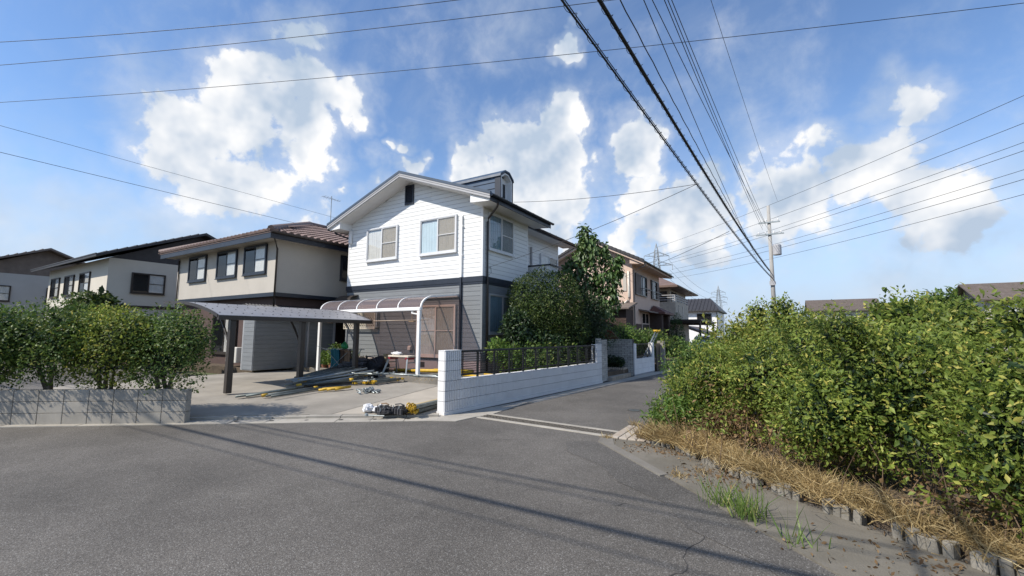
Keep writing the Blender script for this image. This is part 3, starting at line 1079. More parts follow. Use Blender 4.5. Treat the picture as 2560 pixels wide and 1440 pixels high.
# downpipes
MB().tube([(EXR + 0.06, 11.22, 5.78), (EXR + 0.05, 11.22, 5.70), (EXR - 0.02, 11.30, 5.64), (HX1 + 0.12, 11.66, 5.42), (HX1 + 0.075, 11.68, 5.30), (HX1 + 0.075, 11.68, 3.5),
           (HX1 + 0.09, 11.68, 3.3), (HX1 + 0.085, 11.68, 0.35)], 0.036, 10).build("downpipe", BROWN_ALU, house, smooth=True)
MB().tube([(EXL - 0.06, 11.25, 5.82), (EXL - 0.05, 11.25, 5.70), (HX0 - 0.12, 11.6, 5.46), (HX0 - 0.07, 11.62, 5.3), (HX0 - 0.07, 11.62, 0.3)], 0.034, 10).build("downpipe", NAVY, house, smooth=True)

# dormer
dm = MB().prism([(11.92, 5.9), (12.70, 5.9), (12.70, 6.95), (12.45, 7.13), (12.20, 7.13), (11.92, 6.95)], 'x', -10.6, -7.95).build("dormer", mat("dormer_slate_blue", (0.065, 0.105, 0.165), .5, .15, 3.0), house)
for i, z in enumerate((6.28, 6.50, 6.72)):
    MB().box(-10.3, -7.96, 11.905, 11.922, z, z + 0.012).build("course_line", NAVY, dm)
MB().prism([(11.86, 6.90), (11.89, 7.0), (12.18, 7.19), (12.47, 7.19), (12.73, 7.0), (12.76, 6.9), (12.70, 6.955), (12.45, 7.135), (12.20, 7.135), (11.92, 6.955)], 'x', -10.6, -7.70).build("dormer_roof", NAVY_ROOF, dm)
MB().prism([(11.90, 6.0), (11.95, 6.0), (11.95, 6.93), (12.21, 7.10), (12.44, 7.10), (12.67, 6.93), (12.67, 6.0), (12.72, 6.0), (12.72, 6.96), (12.46, 7.14), (12.19, 7.14), (11.90, 6.96)], 'x', -7.95, -7.72).build("dormer_frame", NAVY, dm)
MB().prism([(11.955, 6.0), (12.01, 6.0), (12.01, 6.90), (12.23, 7.05), (12.42, 7.05), (12.61, 6.90), (12.61, 6.0), (12.665, 6.0), (12.665, 6.925), (12.44, 7.095), (12.21, 7.095), (11.955, 6.925)], 'x', -7.948, -7.735).build("dormer_trim", WHITE, dm)
MB().box(-7.94, -7.93, 12.01, 12.61, 6.05, 6.98).build("dormer_panel", WHITE, dm)
MB().box(-7.93, -7.915, 12.12, 12.50, 6.30, 6.78).build("dormer_window", DARKGLASS, dm)
MB().box(-7.93, -7.905, 12.29, 12.33, 6.30, 6.78).box(-7.93, -7.905, 12.08, 12.12, 6.26, 6.82).box(-7.93, -7.905, 12.50, 12.54, 6.26, 6.82).build("dormer_window_frame", ALU, dm)


def curtain(parent, W, H, m, amp=0.008, waves=14, seed=0, tie=0.0):
    """hanging cloth with folds, local x = along window, z = up, y = out of the wall (negative is outward)"""
    r = random.Random(seed)
    nx, nz = 60, 8
    ph = [r.uniform(0, 6.28) for _ in range(3)]
    vs, fs = [], []
    for j in range(nz + 1):
        t = j / nz
        for i in range(nx + 1):
            s = i / nx
            y = amp * (math.sin(waves * 6.28 * s + ph[0] + 1.2 * t) * 0.6 + math.sin(waves * 2.3 * 6.28 * s + ph[1]) * 0.25 + math.sin(3 * 6.28 * s + ph[2] + 2 * t) * 0.3)
            vs.append((s * W, y, t * H))
    for j in range(nz):
        for i in range(nx):
            k = j * (nx + 1) + i
            fs.append((k, k + 1, k + nx + 2, k + nx + 1))
    return MB().add(vs, fs)


def window(parent, origin, axis, W, H, frame=ALU, panes=(GLASS, SCREEN), curts=(CURT_W, CURT_W), bars=(None, 0.5), fw=0.045, seed=0, label=None, depth=0.075, drop=(0, 0), name="window"):
    """two-leaf sliding window. origin = lower-left corner on the wall face, axis 'x' (faces -Y) or 'y' (faces +X)"""
    w = bpy.data.objects.new(name, None)
    COL.objects.link(w)
    w.parent = parent
    o = Vector((0, 0, 0))
    q = parent
    while q is not None:
        o += q.location
        q = q.parent
    w.location = Vector(origin) - o
    w.rotation_euler = (0, 0, 0 if axis == 'x' else math.pi / 2)
    if label:
        w['label'] = label
    d = -depth
    MB().box(0, W, d, -0.004, -fw, 0).box(0, W, d, -0.004, H, H + fw).box(-fw, 0, d, -0.004, -fw, H + fw).box(W, W + fw, d, -0.004, -fw, H + fw).box(
        -fw - .02, W + fw + .02, d - 0.025, -0.004, -fw - 0.03, -fw - .001).build("frame", frame, w, world=False)
    half = W / 2
    for i in range(2):
        x0 = i * half
        yo = -0.052 if i else -0.044
        s = 0.028
        f = MB().box(x0 + .002, x0 + s, yo - .014, yo + .008, 0.001, H - .001).box(x0 + half - s, x0 + half - .002, yo - .014, yo + .008, 0.001, H - .001).box(
            x0 + s, x0 + half - s, yo - .014, yo + .008, 0.001, s + .01).box(x0 + s, x0 + half - s, yo - .014, yo + .008, H - s, H - .001)
        if bars[i]:
            zb = H * bars[i]
            f.box(x0 + s, x0 + half - s, yo - .014, yo + .006, zb - 0.012, zb + 0.012)
        so = f.build("sash", frame, w, world=False)
        MB().box(x0 + s, x0 + half - s, yo - .004, yo, s + .01, H - s).build("pane", panes[i], so, world=False)
        c = curtain(w, half - 0.03, H - drop[i] - 0.02, curts[i], 0.007, 6 + 3 * i, seed + i * 7)
        c.v = [(p[0] + x0 + 0.015, p[1] - 0.030, p[2] + 0.01) for p in c.v]
        c.build("curtain", curts[i], so, world=False, smooth=True)
    return w


window(house, (-13.66, HY0 - 0.012, 4.42), 'x', 1.60, 1.21, seed=1, label="front upper window with bunched white curtain", curts=(CURT_W, CURT_P), drop=(0.1, 0))
window(house, (-10.84, HY0 - 0.012, 4.41), 'x', 1.60, 1.22, seed=2, label="front upper window with pale blue curtain", curts=(CURT_B, CURT_P), drop=(0.1, 0))
window(house, (-10.88, HY0 - 0.012, 0.84), 'x', 1.66, 1.68, frame=ALUTAN, seed=3, label="tall patio sliding door with lace curtains", curts=(CURT_P, CURT_P), bars=(0.5, 0.5), name="patio_door")
window(house, (HX1 + 0.012, 11.80, 4.43), 'y', 1.52, 1.20, seed=4, label="side upper window with slate blue curtains", curts=(CURT_S, CURT_S))
window(house, (HX1 + 0.012, 11.85, 1.62), 'y', 1.60, 1.25, seed=5, label="ground-floor window behind the garden bush", curts=(CURT_S, CURT_S), frame=BARGE)
window(house, (-9.0 + 0.012, 17.2, 3.45), 'y', 1.66, 1.72, seed=6, label="balcony sliding door", curts=(CURT_P, CURT_W), name="balcony_door")

# gable vent
vt = MB().box(-11.70, -11.27, HY0 - 0.06, HY0 - 0.017, 6.37, 6.42).box(-11.70, -11.27, HY0 - 0.06, HY0 - 0.017, 7.06, 7.11).box(-11.70, -11.65, HY0 - 0.06, HY0 - 0.017, 6.42, 7.06).box(
    -11.32, -11.27, HY0 - 0.06, HY0 - 0.017, 6.42, 7.06).build("gable_vent", NAVY, house)
MB().box(-11.65, -11.32, HY0 - 0.024, HY0 - 0.017, 6.42, 7.06).build("backing", BLACKMETAL, vt)
for i in range(11):
    z = 6.43 + i * 0.058
    MB().prism([(HY0 - 0.052, z), (HY0 - 0.026, z + 0.045), (HY0 - 0.026, z + 0.055), (HY0 - 0.052, z + 0.010)], 'x', -11.648, -11.322).build("louvre", NAVY, vt)

# conduits and small fittings
MB().box(-9.02, -8.945, HY0 - 0.085, HY0 - 0.017, 3.47, 5.55).prism([(HY0 - 0.085, 5.55), (HY0 - 0.017, 5.55), (HY0 - 0.017, 5.62)], 'x', -9.02, -8.945).build("conduit", WHITE, house)
MB().box(-9.02, -8.945, HY0 - 0.085, HY0 - 0.052, 3.21, 3.469).box(-9.018, -8.947, HY0 - 0.083, HY0 - 0.017, 0.5, 3.21).build("conduit", NAVY, house)
for z in (5.2, 4.2):
    MB().box(-9.05, -8.915, HY0 - 0.088, HY0 - 0.017, z, z + 0.03).build("conduit_clip", WHITE, house)
MB().cbox(-14.76, -14.60, HY0 - 0.13, HY0 - 0.02, 5.20, 5.74, 0.03).tube([(-14.70, HY0 - 0.07, 5.20), (-14.70, HY0 - 0.07, 5.10)], 0.02, 8).build("meter_cover", WHITE, house)
MB().prism([(HY0 - 0.11, 1.00), (HY0 - 0.017, 1.00), (HY0 - 0.017, 1.15), (HY0 - 0.06, 1.15), (HY0 - 0.11, 1.10)], 'x', -11.30, -11.17).build("outlet_hood", ALUTAN, house)
MB().box(-10.95, -10.55, HY0 - 0.02, HY0 - 0.0125, 0.42, 0.60).build("foundation_vent", MORTAR, house)
MB().box(-13.6, -13.3, HY0 - 0.02, HY0 - 0.0125, 0.42, 0.60).build("foundation_vent", MORTAR, house)
# little hood above the kitchen window, at the left end
MB().prism([(HY0 - 0.42, 2.86), (HY0 - 0.40, 2.95), (HY0 - 0.25, 3.05), (HY0 - 0.02, 3.10), (HY0 - 0.02, 3.07), (HY0 - 0.24, 3.02), (HY0 - 0.38, 2.93), (HY0 - 0.40, 2.86)], 'x', -15.0, -14.12).build("window_hood", BROWN_ALU, house)

# kitchen window with diagonal lattice guard
kw = MB().box(-14.55, -13.05, HY0 - 0.03, HY0 - 0.017, 1.85, 2.55).build("kitchen_window", DARKGLASS, house)
MB().box(-14.6, -13.0, HY0 - 0.05, HY0 - 0.0175, 1.79, 1.85).box(-14.6, -13.0, HY0 - 0.05, HY0 - 0.0175, 2.55, 2.6).box(-13.05, -13.0, HY0 - 0.05, HY0 - 0.0175, 1.85, 2.55).box(-14.6, -14.55, HY0 - 0.05, HY0 - 0.0175, 1.85, 2.55).build("frame", ALU, kw)
LX0, LX1, LZ0, LZ1, LY = -14.72, -12.98, 1.78, 2.62, HY0 - 0.16
MB().box(LX0, LX1, LY - .02, LY + .02, LZ0 - .03, LZ0).box(LX0, LX1, LY - .02, LY + .02, LZ1, LZ1 + .03).box(LX0 - .03, LX0, LY - .02, LY + .02, LZ0 - .03, LZ1 + .03).box(
    LX1, LX1 + .03, LY - .02, LY + .02, LZ0 - .03, LZ1 + .03).box(LX1, LX1 + .03, LY + .02, HY0 - .017, LZ1 - .05, LZ1).box(LX1, LX1 + .03, LY + .02, HY0 - .017, LZ0, LZ0 + .05).build("lattice_frame", mat("lattice_cream", (0.62, 0.56, 0.46), 0.5, 0.08), kw)
LAT = MATS["lattice_cream"]
hh = LZ1 - LZ0
for sgn in (1, -1):
    k = LX0 - hh
    while k < LX1:
        x0, x1 = (k, k + hh)
        za, zb = (LZ0, LZ1) if sgn > 0 else (LZ1, LZ0)
        if x0 < LX0:
            za += (LX0 - x0) * sgn
            x0 = LX0
        if x1 > LX1:
            zb -= (x1 - LX1) * sgn
            x1 = LX1
        if x1 - x0 > 0.03:
            MB().bar((x0, LY + 0.007 * sgn, za), (x1, LY + 0.007 * sgn, zb), 0.010, 0.022).build("lattice_bar", LAT, kw)
        k += 0.125

# rear block: roof, eave, balcony
rr = MB().prism([(RX, 7.10), (-8.30, 5.99), (-8.30, 5.90), (RX, 7.0)], 'y', EY1 - 0.6, 19.75).prism([(RX, 7.10), (-15.4, 5.66), (-15.4, 5.57), (RX, 7.0)], 'y', EY1 - 0.6, 19.75).build("rear_roof", NAVY_ROOF, house)
MB().prism([(-9.0, 5.86), (-8.34, 5.84), (-8.34, 5.92), (-9.0, 6.1)], 'y', HY1 + .02, 19.7).build("soffit", SOFFIT, rr)
MB().box(-8.34, -8.30, HY1 + .03, 19.75, 5.82, 5.99).build("fascia", NAVY, rr)
gutter(house, -8.23, HY1 + 0.05, 19.8, 5.93)
bal = MB().box(-8.9, -7.42, 14.86, 14.93, 3.2, 4.22).box(-7.42, -7.35, 14.86, 15.6, 3.2, 4.22).box(-8.95, -7.36, 14.93, 19.0, 3.15, 3.28).build("balcony", W_SIDING, house)
MB().box(-8.95, -7.30, 14.82, 14.97, 4.221, 4.27).box(-7.46, -7.30, 14.97, 15.62, 4.221, 4.27).bar((-7.38, 15.6, 4.26), (-7.38, 19.0, 4.26), 0.05, 0.05).bar((-7.38, 15.6, 3.4), (-7.38, 19.0, 3.4), 0.04, 0.04).build("balcony_coping", NAVY, bal)
for i in range(28):
    y = 15.72 + i * 0.117
    MB().bar((-7.38, y, 3.3), (-7.38, y, 4.25), 0.018).build("baluster", BLACKMETAL, bal)
MB().box(-8.96, -8.90, 16.25, 16.33, 3.5, 5.35).build("conduit", BARGE, house)
MB().tube([(HX1 + 0.02, 11.80, 3.80), (HX1 + 0.10, 11.84, 3.78), (HX1 + 0.12, 11.84, 3.60), (HX1 + 0.05, 11.80, 3.52)], 0.008, 6).build("wire_loop", CABLE, house)


# ================================================================== PATIO COVER (curved polycarbonate terrace roof)
tc = thing("patio_cover", "white-framed patio roof with curved smoke-brown panels along the house front", "patio roof", (-9.12, 9.66, 0.34))
TX0, TX1 = -13.88, -9.08


def arch(y0=9.68, z0=2.37):
    """cross-section of the curved roof from the front beam to the wall: (y, z)"""
    pts = []
    for k in range(11):
        t = math.radians(90 * k / 10)
        pts.append((y0 + 0.62 * (1 - math.cos(t)), z0 + 0.36 * math.sin(t)))
    pts.append((HY0 - 0.06, z0 + 0.50))
    return pts


AR = arch()
MB().cbox(TX0 - 0.03, TX1 + 0.03, 9.60, 9.72, 2.26, 2.372, 0.02).build("front_beam", WHITE, tc)
MB().cbox(TX0 - 0.03, TX1 + 0.03, HY0 - 0.09, HY0 - 0.018, 2.80, 2.89, 0.01).build("wall_rail", BARGE, tc)
for i in range(6):
    x = TX0 + i * (TX1 - TX0) / 5
    rib = MB()
    for (a, c) in zip(AR[:-1], AR[1:]):
        rib.bar((x, a[0], a[1] + 0.012), (x, c[0], c[1] + 0.012), 0.05 if i in (0, 5) else 0.036, 0.045)
    rib.build("rib", WHITE, tc)
for i in range(5):
    x0 = TX0 + i * (TX1 - TX0) / 5 + 0.02
    x1 = TX0 + (i + 1) * (TX1 - TX0) / 5 - 0.02
    n = len(AR)
    vs = [(x0, a[0], a[1] + .01) for a in AR] + [(x1, a[0], a[1] + .01) for a in AR]
    MB().add(vs, [(k, k + 1, k + n + 1, k + n) for k in range(n - 1)]).build("roof_panel", SMOKE, tc, smooth=True)
for x in (-9.12, -13.84):
    MB().cbox(x - 0.055, x + 0.055, 9.605, 9.695, 0.27, 2.262, 0.008).build("post", WHITE, tc)
# laundry-pole arms
for x in (-9.42, -13.3):
    arm = MB().bar((x, 9.66, 2.27), (x, 9.66, 2.19), 0.04).bar((x - 0.02, 9.66, 2.20), (x + 0.28 * (1 if x > -10 else -1), 9.66, 2.16), 0.035).build("hanger_arm", WHITE, tc)
    MB().bar((x, 9.66, 2.20), (x, 9.66, 1.95), 0.012).box(x - 0.10, x + 0.10, 9.62, 9.70, 1.93, 1.96).build("hook", TANCLOTH, arm)
tag(MB().tube([(-13.6, 9.66, 1.985), (-11.2, 9.66, 1.975), (-8.78, 9.66, 1.985)], 0.014, 8).build("laundry_pole", mat("pole_tan", (0.35, 0.27, 0.20), 0.4, 0.1), smooth=True),
    "thin tan laundry pole hung under the patio roof beam", "pole")

# ================================================================== STREET WALL of ribbed white blocks
WA = math.atan2(-0.60, 7.24)           # wall direction against the Y axis
sw = thing("block_wall", "white ribbed concrete block wall with a tall end pier along the lane", "wall", (-5.58, 6.66, 0), WA)
BL, BH, BT = 0.382, 0.195, 0.19


def ribbed_block():
    prof = [(-BT, 0.002), (-BT, BL - 0.002)]
    n = 8
    p = BL / n
    q = []
    for k in range(n):
        y = k * p
        q += [(-0.024, y + 0.006), (-0.003, y + 0.007), (0.0, y + 0.011), (0.0, y + p - 0.011), (-0.003, y + p - 0.007), (-0.024, y + p - 0.006)]
    prof = [(-BT, 0.0005), (-0.024, 0.0005)] + q + [(-0.024, BL - 0.0005), (-BT, BL - 0.0005)]
    return MB().prism(prof, 'z', 0.005, BH - 0.005).mesh("block", BLOCK)


RB = ribbed_block()
NB = 19
for r in range(6):
    z = 0.07 + r * BH
    for k in range(NB):
        pier = k == 0
        endp = k == NB - 1
        if r >= 3 and not (pier or endp):
            continue
        sy = 1.0
        if pier and r >= 3:
            sy = 1.22
        link("block", RB, sw, (random.uniform(-.0015, .0015), k * BL, z), (0, 0, 0), (1, sy, 1))
MB().box(-BT + .01, -0.028, 0.01, NB * BL - 0.01, 0.0, 0.654).box(-BT + .01, -0.028, 0.01, 0.455, 0.65, 1.238).box(-BT + .01, -.028, NB * BL - .37, NB * BL - .01, .65, 1.238).build("mortar_core", mat("joint_grey", (0.30, 0.31, 0.32), .8, .08), sw, world=False)
MB().box(-BT - .01, 0.014, -0.012, NB * BL + .004, -0.02, 0.071).build("footing", BLOCK, sw, world=False)
MB().box(-BT - .002, 0.002, -0.002, 0.470, 1.239, 1.252).box(-BT - .002, .002, NB * BL - .384, NB * BL + .002, 1.239, 1.252).build("coping", BLOCK, sw, world=False)
cp = MB()
rr_ = random.Random(5)
y = 0.475
while y < NB * BL - 0.40:
    ln = rr_.uniform(0.15, 0.5)
    cp.box(-BT + .004, -0.003, y, min(y + ln, NB * BL - .385), 0.654, 0.658 + rr_.uniform(0, .008))
    y += ln + 0.002
cp.build("wall_top", BLOCK, sw, world=False)

rl = thing("railing", "black metal railing with thin horizontal bars on top of the ribbed wall", "railing", (-5.58, 6.66, 0.66), WA)
RY0, RY1 = 0.50, NB * BL - 0.40
MB().cbox(-0.115, -0.060, RY0 - .02, RY1 + .02, 0.535, 0.580, 0.006).build("top_rail", BLACKMETAL, rl, world=False)
MB().box(-0.105, -0.070, RY0 - .02, RY1 + .02, 0.060, 0.095).build("bottom_rail", BLACKMETAL, rl, world=False)
npst = 11
for i in range(npst + 1):
    y = RY0 + (RY1 - RY0) * i / npst
    MB().box(-0.108, -0.068, y - 0.018, y + 0.018, -0.01, 0.536).build("post", BLACKMETAL, rl, world=False)
    if i < npst:
        MB().box(-0.098, -0.080, y + 0.10, y + 0.116, 0.095, 0.536).build("upright", BLACKMETAL, rl, world=False)
for k in range(8):
    z = 0.135 + k * 0.05
    MB().box(-0.094, -0.084, RY0, RY1, z, z + 0.011).build("bar", BLACKMETAL, rl, world=False)

# ================================================================== BRICK GATEWAY
gw = thing("brick_gateway", "brick entrance alcove with two steps and a planter between the white walls", "gateway", (-5.0, 13.95, 0))
BRK = MB().cbox(-0.105, 0.105, -0.012, 0.012, -0.031, 0.031, 0.004)
brick_me = BRK.mesh("brick", BRICK)
bt_me = BRK.mesh("brick", BRICKTAN)
GX, GY = -5.0, 13.95


def brick_face(parent, p0, dirv, width, z0, z1, me, soldier=False, tan_rows=0):
    """courses of brick on a vertical face; dirv: unit vector along the face"""
    a = math.atan2(dirv[1], dirv[0])
    z = z0
    row = 0
    if soldier:
        n = int(width / 0.072)
        for i in range(n):
            t = (i + 0.5) * width / n
            link("brick", me, parent, (p0[0] - GX + dirv[0] * t, p0[1] - GY + dirv[1] * t, (z0 + z1) / 2), (0, math.pi / 2, 0) if abs(dirv[1]) < .5 else (math.pi / 2, math.pi / 2, math.pi / 2),
                 ((z1 - z0) / 0.214, 1, 1) if True else (1, 1, 1))
        return
    while z < z1 - 0.03:
        x = -0.11 if row % 2 else 0.0
        while x < width - 0.03:
            l0, l1 = max(0, x), min(width, x + 0.21)
            if l1 - l0 > 0.04:
                t = (l0 + l1) / 2
                link("brick", me, parent, (p0[0] - GX + dirv[0] * t, p0[1] - GY + dirv[1] * t, z + 0.031), (0, 0, a), ((l1 - l0) / 0.215, 1, 1))
            x += 0.22
        z += 0.069
        row += 1


# near pilaster on the lane side, far wall, their mortar cores
MB().box(-5.22, -5.02, 13.96, 14.50, 0, 1.42).box(-6.4, -4.74, 16.66, 16.86, 0, 1.40).box(-6.5, -6.30, 14.0, 16.8, 0.2, 1.40).build("mortar_core", MORTAR, gw)
brick_face(gw, (-5.012, 13.965), (0, 1), 0.53, 0.02, 1.40, brick_me)
brick_face(gw, (-6.38, 16.652), (1, 0), 1.63, 0.02, 1.38, brick_me)
brick_face(gw, (-6.30, 14.1), (0, 1), 2.5, 0.36, 1.38, brick_me)
brick_face(gw, (-5.22, 13.952), (1, 0), 0.2, 1.24, 1.42, brick_me)
# steps
STEP = mat("step_tile", (0.34, 0.31, 0.27), 0.8, 0.12, 3.0, grime=0.3)
MB().box(-6.3, -4.86, 14.5, 16.64, -0.02, 0.13).build("step", STEP, gw)
MB().box(-6.3, -5.42, 14.5, 16.64, 0.131, 0.29).build("step", STEP, gw)
brick_face(gw, (-4.848, 14.52), (0, 1), 2.1, 0.0, 0.135, bt_me, soldier=True)
brick_face(gw, (-5.408, 14.52), (0, 1), 1.3, 0.14, 0.292, bt_me, soldier=True)
MB().box(-6.25, -5.0, 16.16, 16.62, 0.12, 0.33).build("planter_core", MORTAR, gw)
brick_face(gw, (-6.2, 16.152), (1, 0), 1.2, 0.14, 0.345, bt_me, soldier=True)
brick_face(gw, (-4.99, 16.17), (0, 1), 0.45, 0.14, 0.34, bt_me, soldier=True)

# far piece of white wall with a short railing
s2 = thing("low_wall", "short white block wall with black railing beyond the brick gateway", "wall", (-4.69, 16.70, 0), math.atan2(-0.17, 2.41))
pb = MB().cbox(-0.18, 0.0, 0.002, 0.398, 0.002, 0.193, 0.004).mesh("block", BLOCK)
for r in range(6):
    for k in range(6):
        if r >= 3 and 0 < k < 5:
            continue
        sy = 1.0
        yy = k * 0.40
        if r >= 3:
            sy = 0.55
            yy = 0.0 if k == 0 else 2.18
        link("block", pb, s2, (0, yy, 0.06 + r * 0.195), (0, 0, 0), (1, sy, 1))
MB().box(-0.175, -0.006, 0.01, 2.39, 0.0, 0.645).box(-.175, -.006, .01, .21, .645, 1.225).box(-.175, -.006, 2.19, 2.39, .645, 1.225).build("mortar_core", MATS["joint_grey"], s2, world=False)
for z in (0.70, 1.18):
    MB().box(-0.11, -0.07, 0.2, 2.2, z, z + 0.035).build("rail", BLACKMETAL, s2, world=False)
for i in range(11):
    y = 0.34 + i * 0.17
    MB().box(-0.10, -0.08, y - 0.012, y + 0.012, 0.735, 1.18).build("baluster", BLACKMETAL, s2, world=False)
gp = thing("gate_panel", "dark metal gate leaf between wall and concrete post", "gate", (-4.45, 19.3, 0))
MB().box(-4.50, -4.46, 19.25, 19.95, 0.05, 1.2).build("leaf", BROWN_ALU, gp)
MB().cbox(-4.60, -4.30, 20.0, 20.2, 0, 1.3, 0.01).build("gate_post", CONCRETE, gp)

# ================================================================== CARPORT on the driveway's left
cpt = thing("carport", "grey arched carport roof on dark brown posts beside the drying rack", "carport", (-11.1, 7.2, 0.19))
CRM = mat("carport_sheet", (0.30, 0.30, 0.315), 0.4, 0.08, 2.0, metal=0.2)
CX0, CX1, CY0, CY1 = -13.9, -11.02, 5.05, 9.48


def car_z(x):
    t = (x - CX1) / (CX0 - CX1)
    return 1.97 + 0.42 * math.sin(min(1, t * 1.15 + .02) * math.pi * 0.5) ** 0.8


for j in range(6):
    y0 = CY0 + j * (CY1 - CY0) / 6 + 0.006
    y1 = CY0 + (j + 1) * (CY1 - CY0) / 6 - 0.006
    xs = [CX1 + (CX0 - CX1) * k / 16 for k in range(17)]
    vs = [(x, y0, car_z(x)) for x in xs] + [(x, y1, car_z(x)) for x in xs] + [(x, y0, car_z(x) - .01) for x in xs] + [(x, y1, car_z(x) - .01) for x in xs]
    n = 17
    fs = [(k, k + 1, k + n + 1, k + n) for k in range(16)] + [(k + 2 * n, k + 3 * n, k + 3 * n + 1, k + 2 * n + 1) for k in range(16)]
    fs += [(k, k + 2 * n, k + 2 * n + 1, k + 1) for k in range(16)] + [(k + n, k + n + 1, k + 3 * n + 1, k + 3 * n) for k in range(16)] + [(0, n, 3 * n, 2 * n), (n - 1, 3 * n - 1, 4 * n - 1, 2 * n - 1)]
    po = MB().add(vs, fs).build("roof_panel", CRM, cpt, smooth=False)
    b = MB()
    for k in (1, 3, 5, 8, 11, 14):
        x = xs[k]
        for yb in (y0 + 0.1, (y0 + y1) / 2, y1 - 0.1):
            b.lathe([(0.016, 0.0), (0.016, 0.008), (0.006, 0.012)], (x, yb, car_z(x)), 8)
    tag(b.build("bolts", MORTAR, po), kind='stuff')
MB().box(CX1 - 0.02, CX1 + 0.06, CY0 - .02, CY1 + .02, 1.885, 1.985).build("eave_gutter", BROWN_ALU, cpt)
for yy in (CY0 - .03, CY1 + .002):
    b = MB()
    for k in range(16):
        x0_, x1_ = CX1 + (CX0 - CX1) * k / 16, CX1 + (CX0 - CX1) * (k + 1) / 16
        b.prism([(x0_, car_z(x0_) - .06), (x1_, car_z(x1_) - .06), (x1_, car_z(x1_) + .012), (x0_, car_z(x0_) + .012)], 'y', yy, yy + .028)
    b.build("end_trim", BROWN_ALU, cpt)
for y in (5.4, 7.2, 9.0):
    MB().cbox(-11.17, -11.03, y - 0.065, y + 0.065, 0.17, 1.89, 0.01).build("post", BROWN_ALU, cpt)
    pts = [(-11.17 - 0.10 * k, y, 1.30 + 0.56 * math.sin(k / 8 * math.pi / 2) + .035 * k) for k in range(9)]
    MB().tube(pts, 0.028, 8).build("brace", BARGE if y > 8 else BROWN_ALU, cpt, smooth=True)
    MB().tube([(x, y, car_z(x) - 0.06) for x in [CX1 - .02 + (CX0 - CX1) * k / 10 for k in range(11)]], 0.035, 6).build("rafter", BROWN_ALU, cpt)

# ================================================================== NEIGHBOUR on the left
nb = thing("neighbour_house", "beige rendered house with brown tiled hip roof left of the white house", "house", (-20.2, 9.4, 0.27))
NX0, NX1, NY0, NY1 = -24.4, -16.2, 9.3, 19.5
MB().box(NX0, NX1, NY0, NY1, 3.12, 5.5).build("upper_wall", BEIGE, nb)
MB().box(NX0 + .15, NX1 - .2, NY0 + .2, NY1, 0.27, 3.0).build("lower_wall", BROWNWALL, nb)
MB().box(NX0 - .06, NX1 + .05, NY0 - .06, NY1, 2.97, 3.118).build("belt_course", NAVY, nb)
EZ = 5.32
ex0, ex1, ey0, ey1 = NX0 - .6, NX1 + .55, NY0 - .6, NY1 + .6
rxm = (ex0 + ex1) / 2
rz = EZ + (ex1 - rxm) * 0.38
ry0, ry1 = ey0 + (ex1 - rxm) * 0.98, ey1 - (ex1 - rxm) * 0.98
RV = [(ex0, ey0, EZ), (ex1, ey0, EZ), (ex1, ey1, EZ), (ex0, ey1, EZ), (rxm, ry0, rz), (rxm, ry1, rz)]
nroof = MB().add(RV + [(x, y, z - .06) for x, y, z in RV[:4]], [(0, 1, 4), (1, 2, 5, 4), (2, 3, 5), (3, 0, 4, 5), (0, 6, 7, 1), (1, 7, 8, 2), (2, 8, 9, 3), (3, 9, 6, 0), (6, 9, 8, 7)]).build("roof", TILE_R, nb)
MB().box(ex0 + .06, ex1 - .02, ey0 + .02, ey0 + .06, EZ - .26, EZ - .02).box(ex1 - .06, ex1 - .02, ey0 + .061, ey1, EZ - .26, EZ - .02).build("fascia", NAVY, nb)
MB().box(ex0 + .1, ex1 - .07, ey0 + .07, NY0 - .001, EZ - .20, EZ - .17).box(NX1 + .001, ex1 - .07, NY0, ey1, EZ - .20, EZ - .17).build("soffit", BEIGE, nb)
# pantiles: curved tile, laid in rows on the lane-side slope; the nearest ones singly
def pantile():
    w, l = 0.30, 0.34
    vs, fs = [], []
    for j, (t, zz) in enumerate(((0, 0.045), (1, 0.0))):
        for k in range(7):
            s = k / 6
            z = zz + 0.040 * math.sin(s * math.pi * 2 - 0.6)
            vs.append((s * w - w / 2, -t * l, z + 0.03))
    for k in range(6):
        fs.append((k, k + 7, k + 8, k + 1))
    vs += [(s / 6 * w - w / 2, 0, 0.0) for s in range(7)]
    for k in range(6):
        fs.append((k, k + 1, k + 15, k + 14))
    return MB().add(vs, fs)


PT = pantile()
pt_me = PT.mesh("tile", TILE_R)
slope = math.atan2(rz - EZ, ex1 - rxm)
run = math.hypot(rz - EZ, ex1 - rxm)
nrow = int(run / 0.285)
cand = []
for r in range(nrow):
    d = r * 0.285 - 0.03
    x = ex1 - d * math.cos(slope)
    z = EZ + d * math.sin(slope)
    ya = ey0 + (ex1 - x) * (ry0 - ey0) / (ex1 - rxm)
    yb = ey1 - (ex1 - x) * (ry0 - ey0) / (ex1 - rxm)
    y = ey0 + .15
    while y < yb:
        if y > ya - 0.05:
            cand.append((x, y, z, 'e'))
        y += 0.285
    # front slope
    d2 = d
    yy = ey0 + d2 * math.cos(slope)
    xa = ex0 + (yy - ey0) * (ex1 - rxm) / (ry0 - ey0)
    xb = ex1 - (yy - ey0) * (ex1 - rxm) / (ry0 - ey0)
    x2 = ex1 - .15
    while x2 > xa:
        if x2 < xb + .05:
            cand.append((x2, yy, z, 's'))
        x2 -= 0.285
key = lambda c: (0 if (c[3] == 'e' and 10.2 < c[1] < 15.2) else 1, math.hypot(c[0], c[1]))
cand.sort(key=key)
roff = Vector((-20.2, 9.4, 0.27))
rest = MB()
slope_s = math.atan2(rz - EZ, ry0 - ey0)


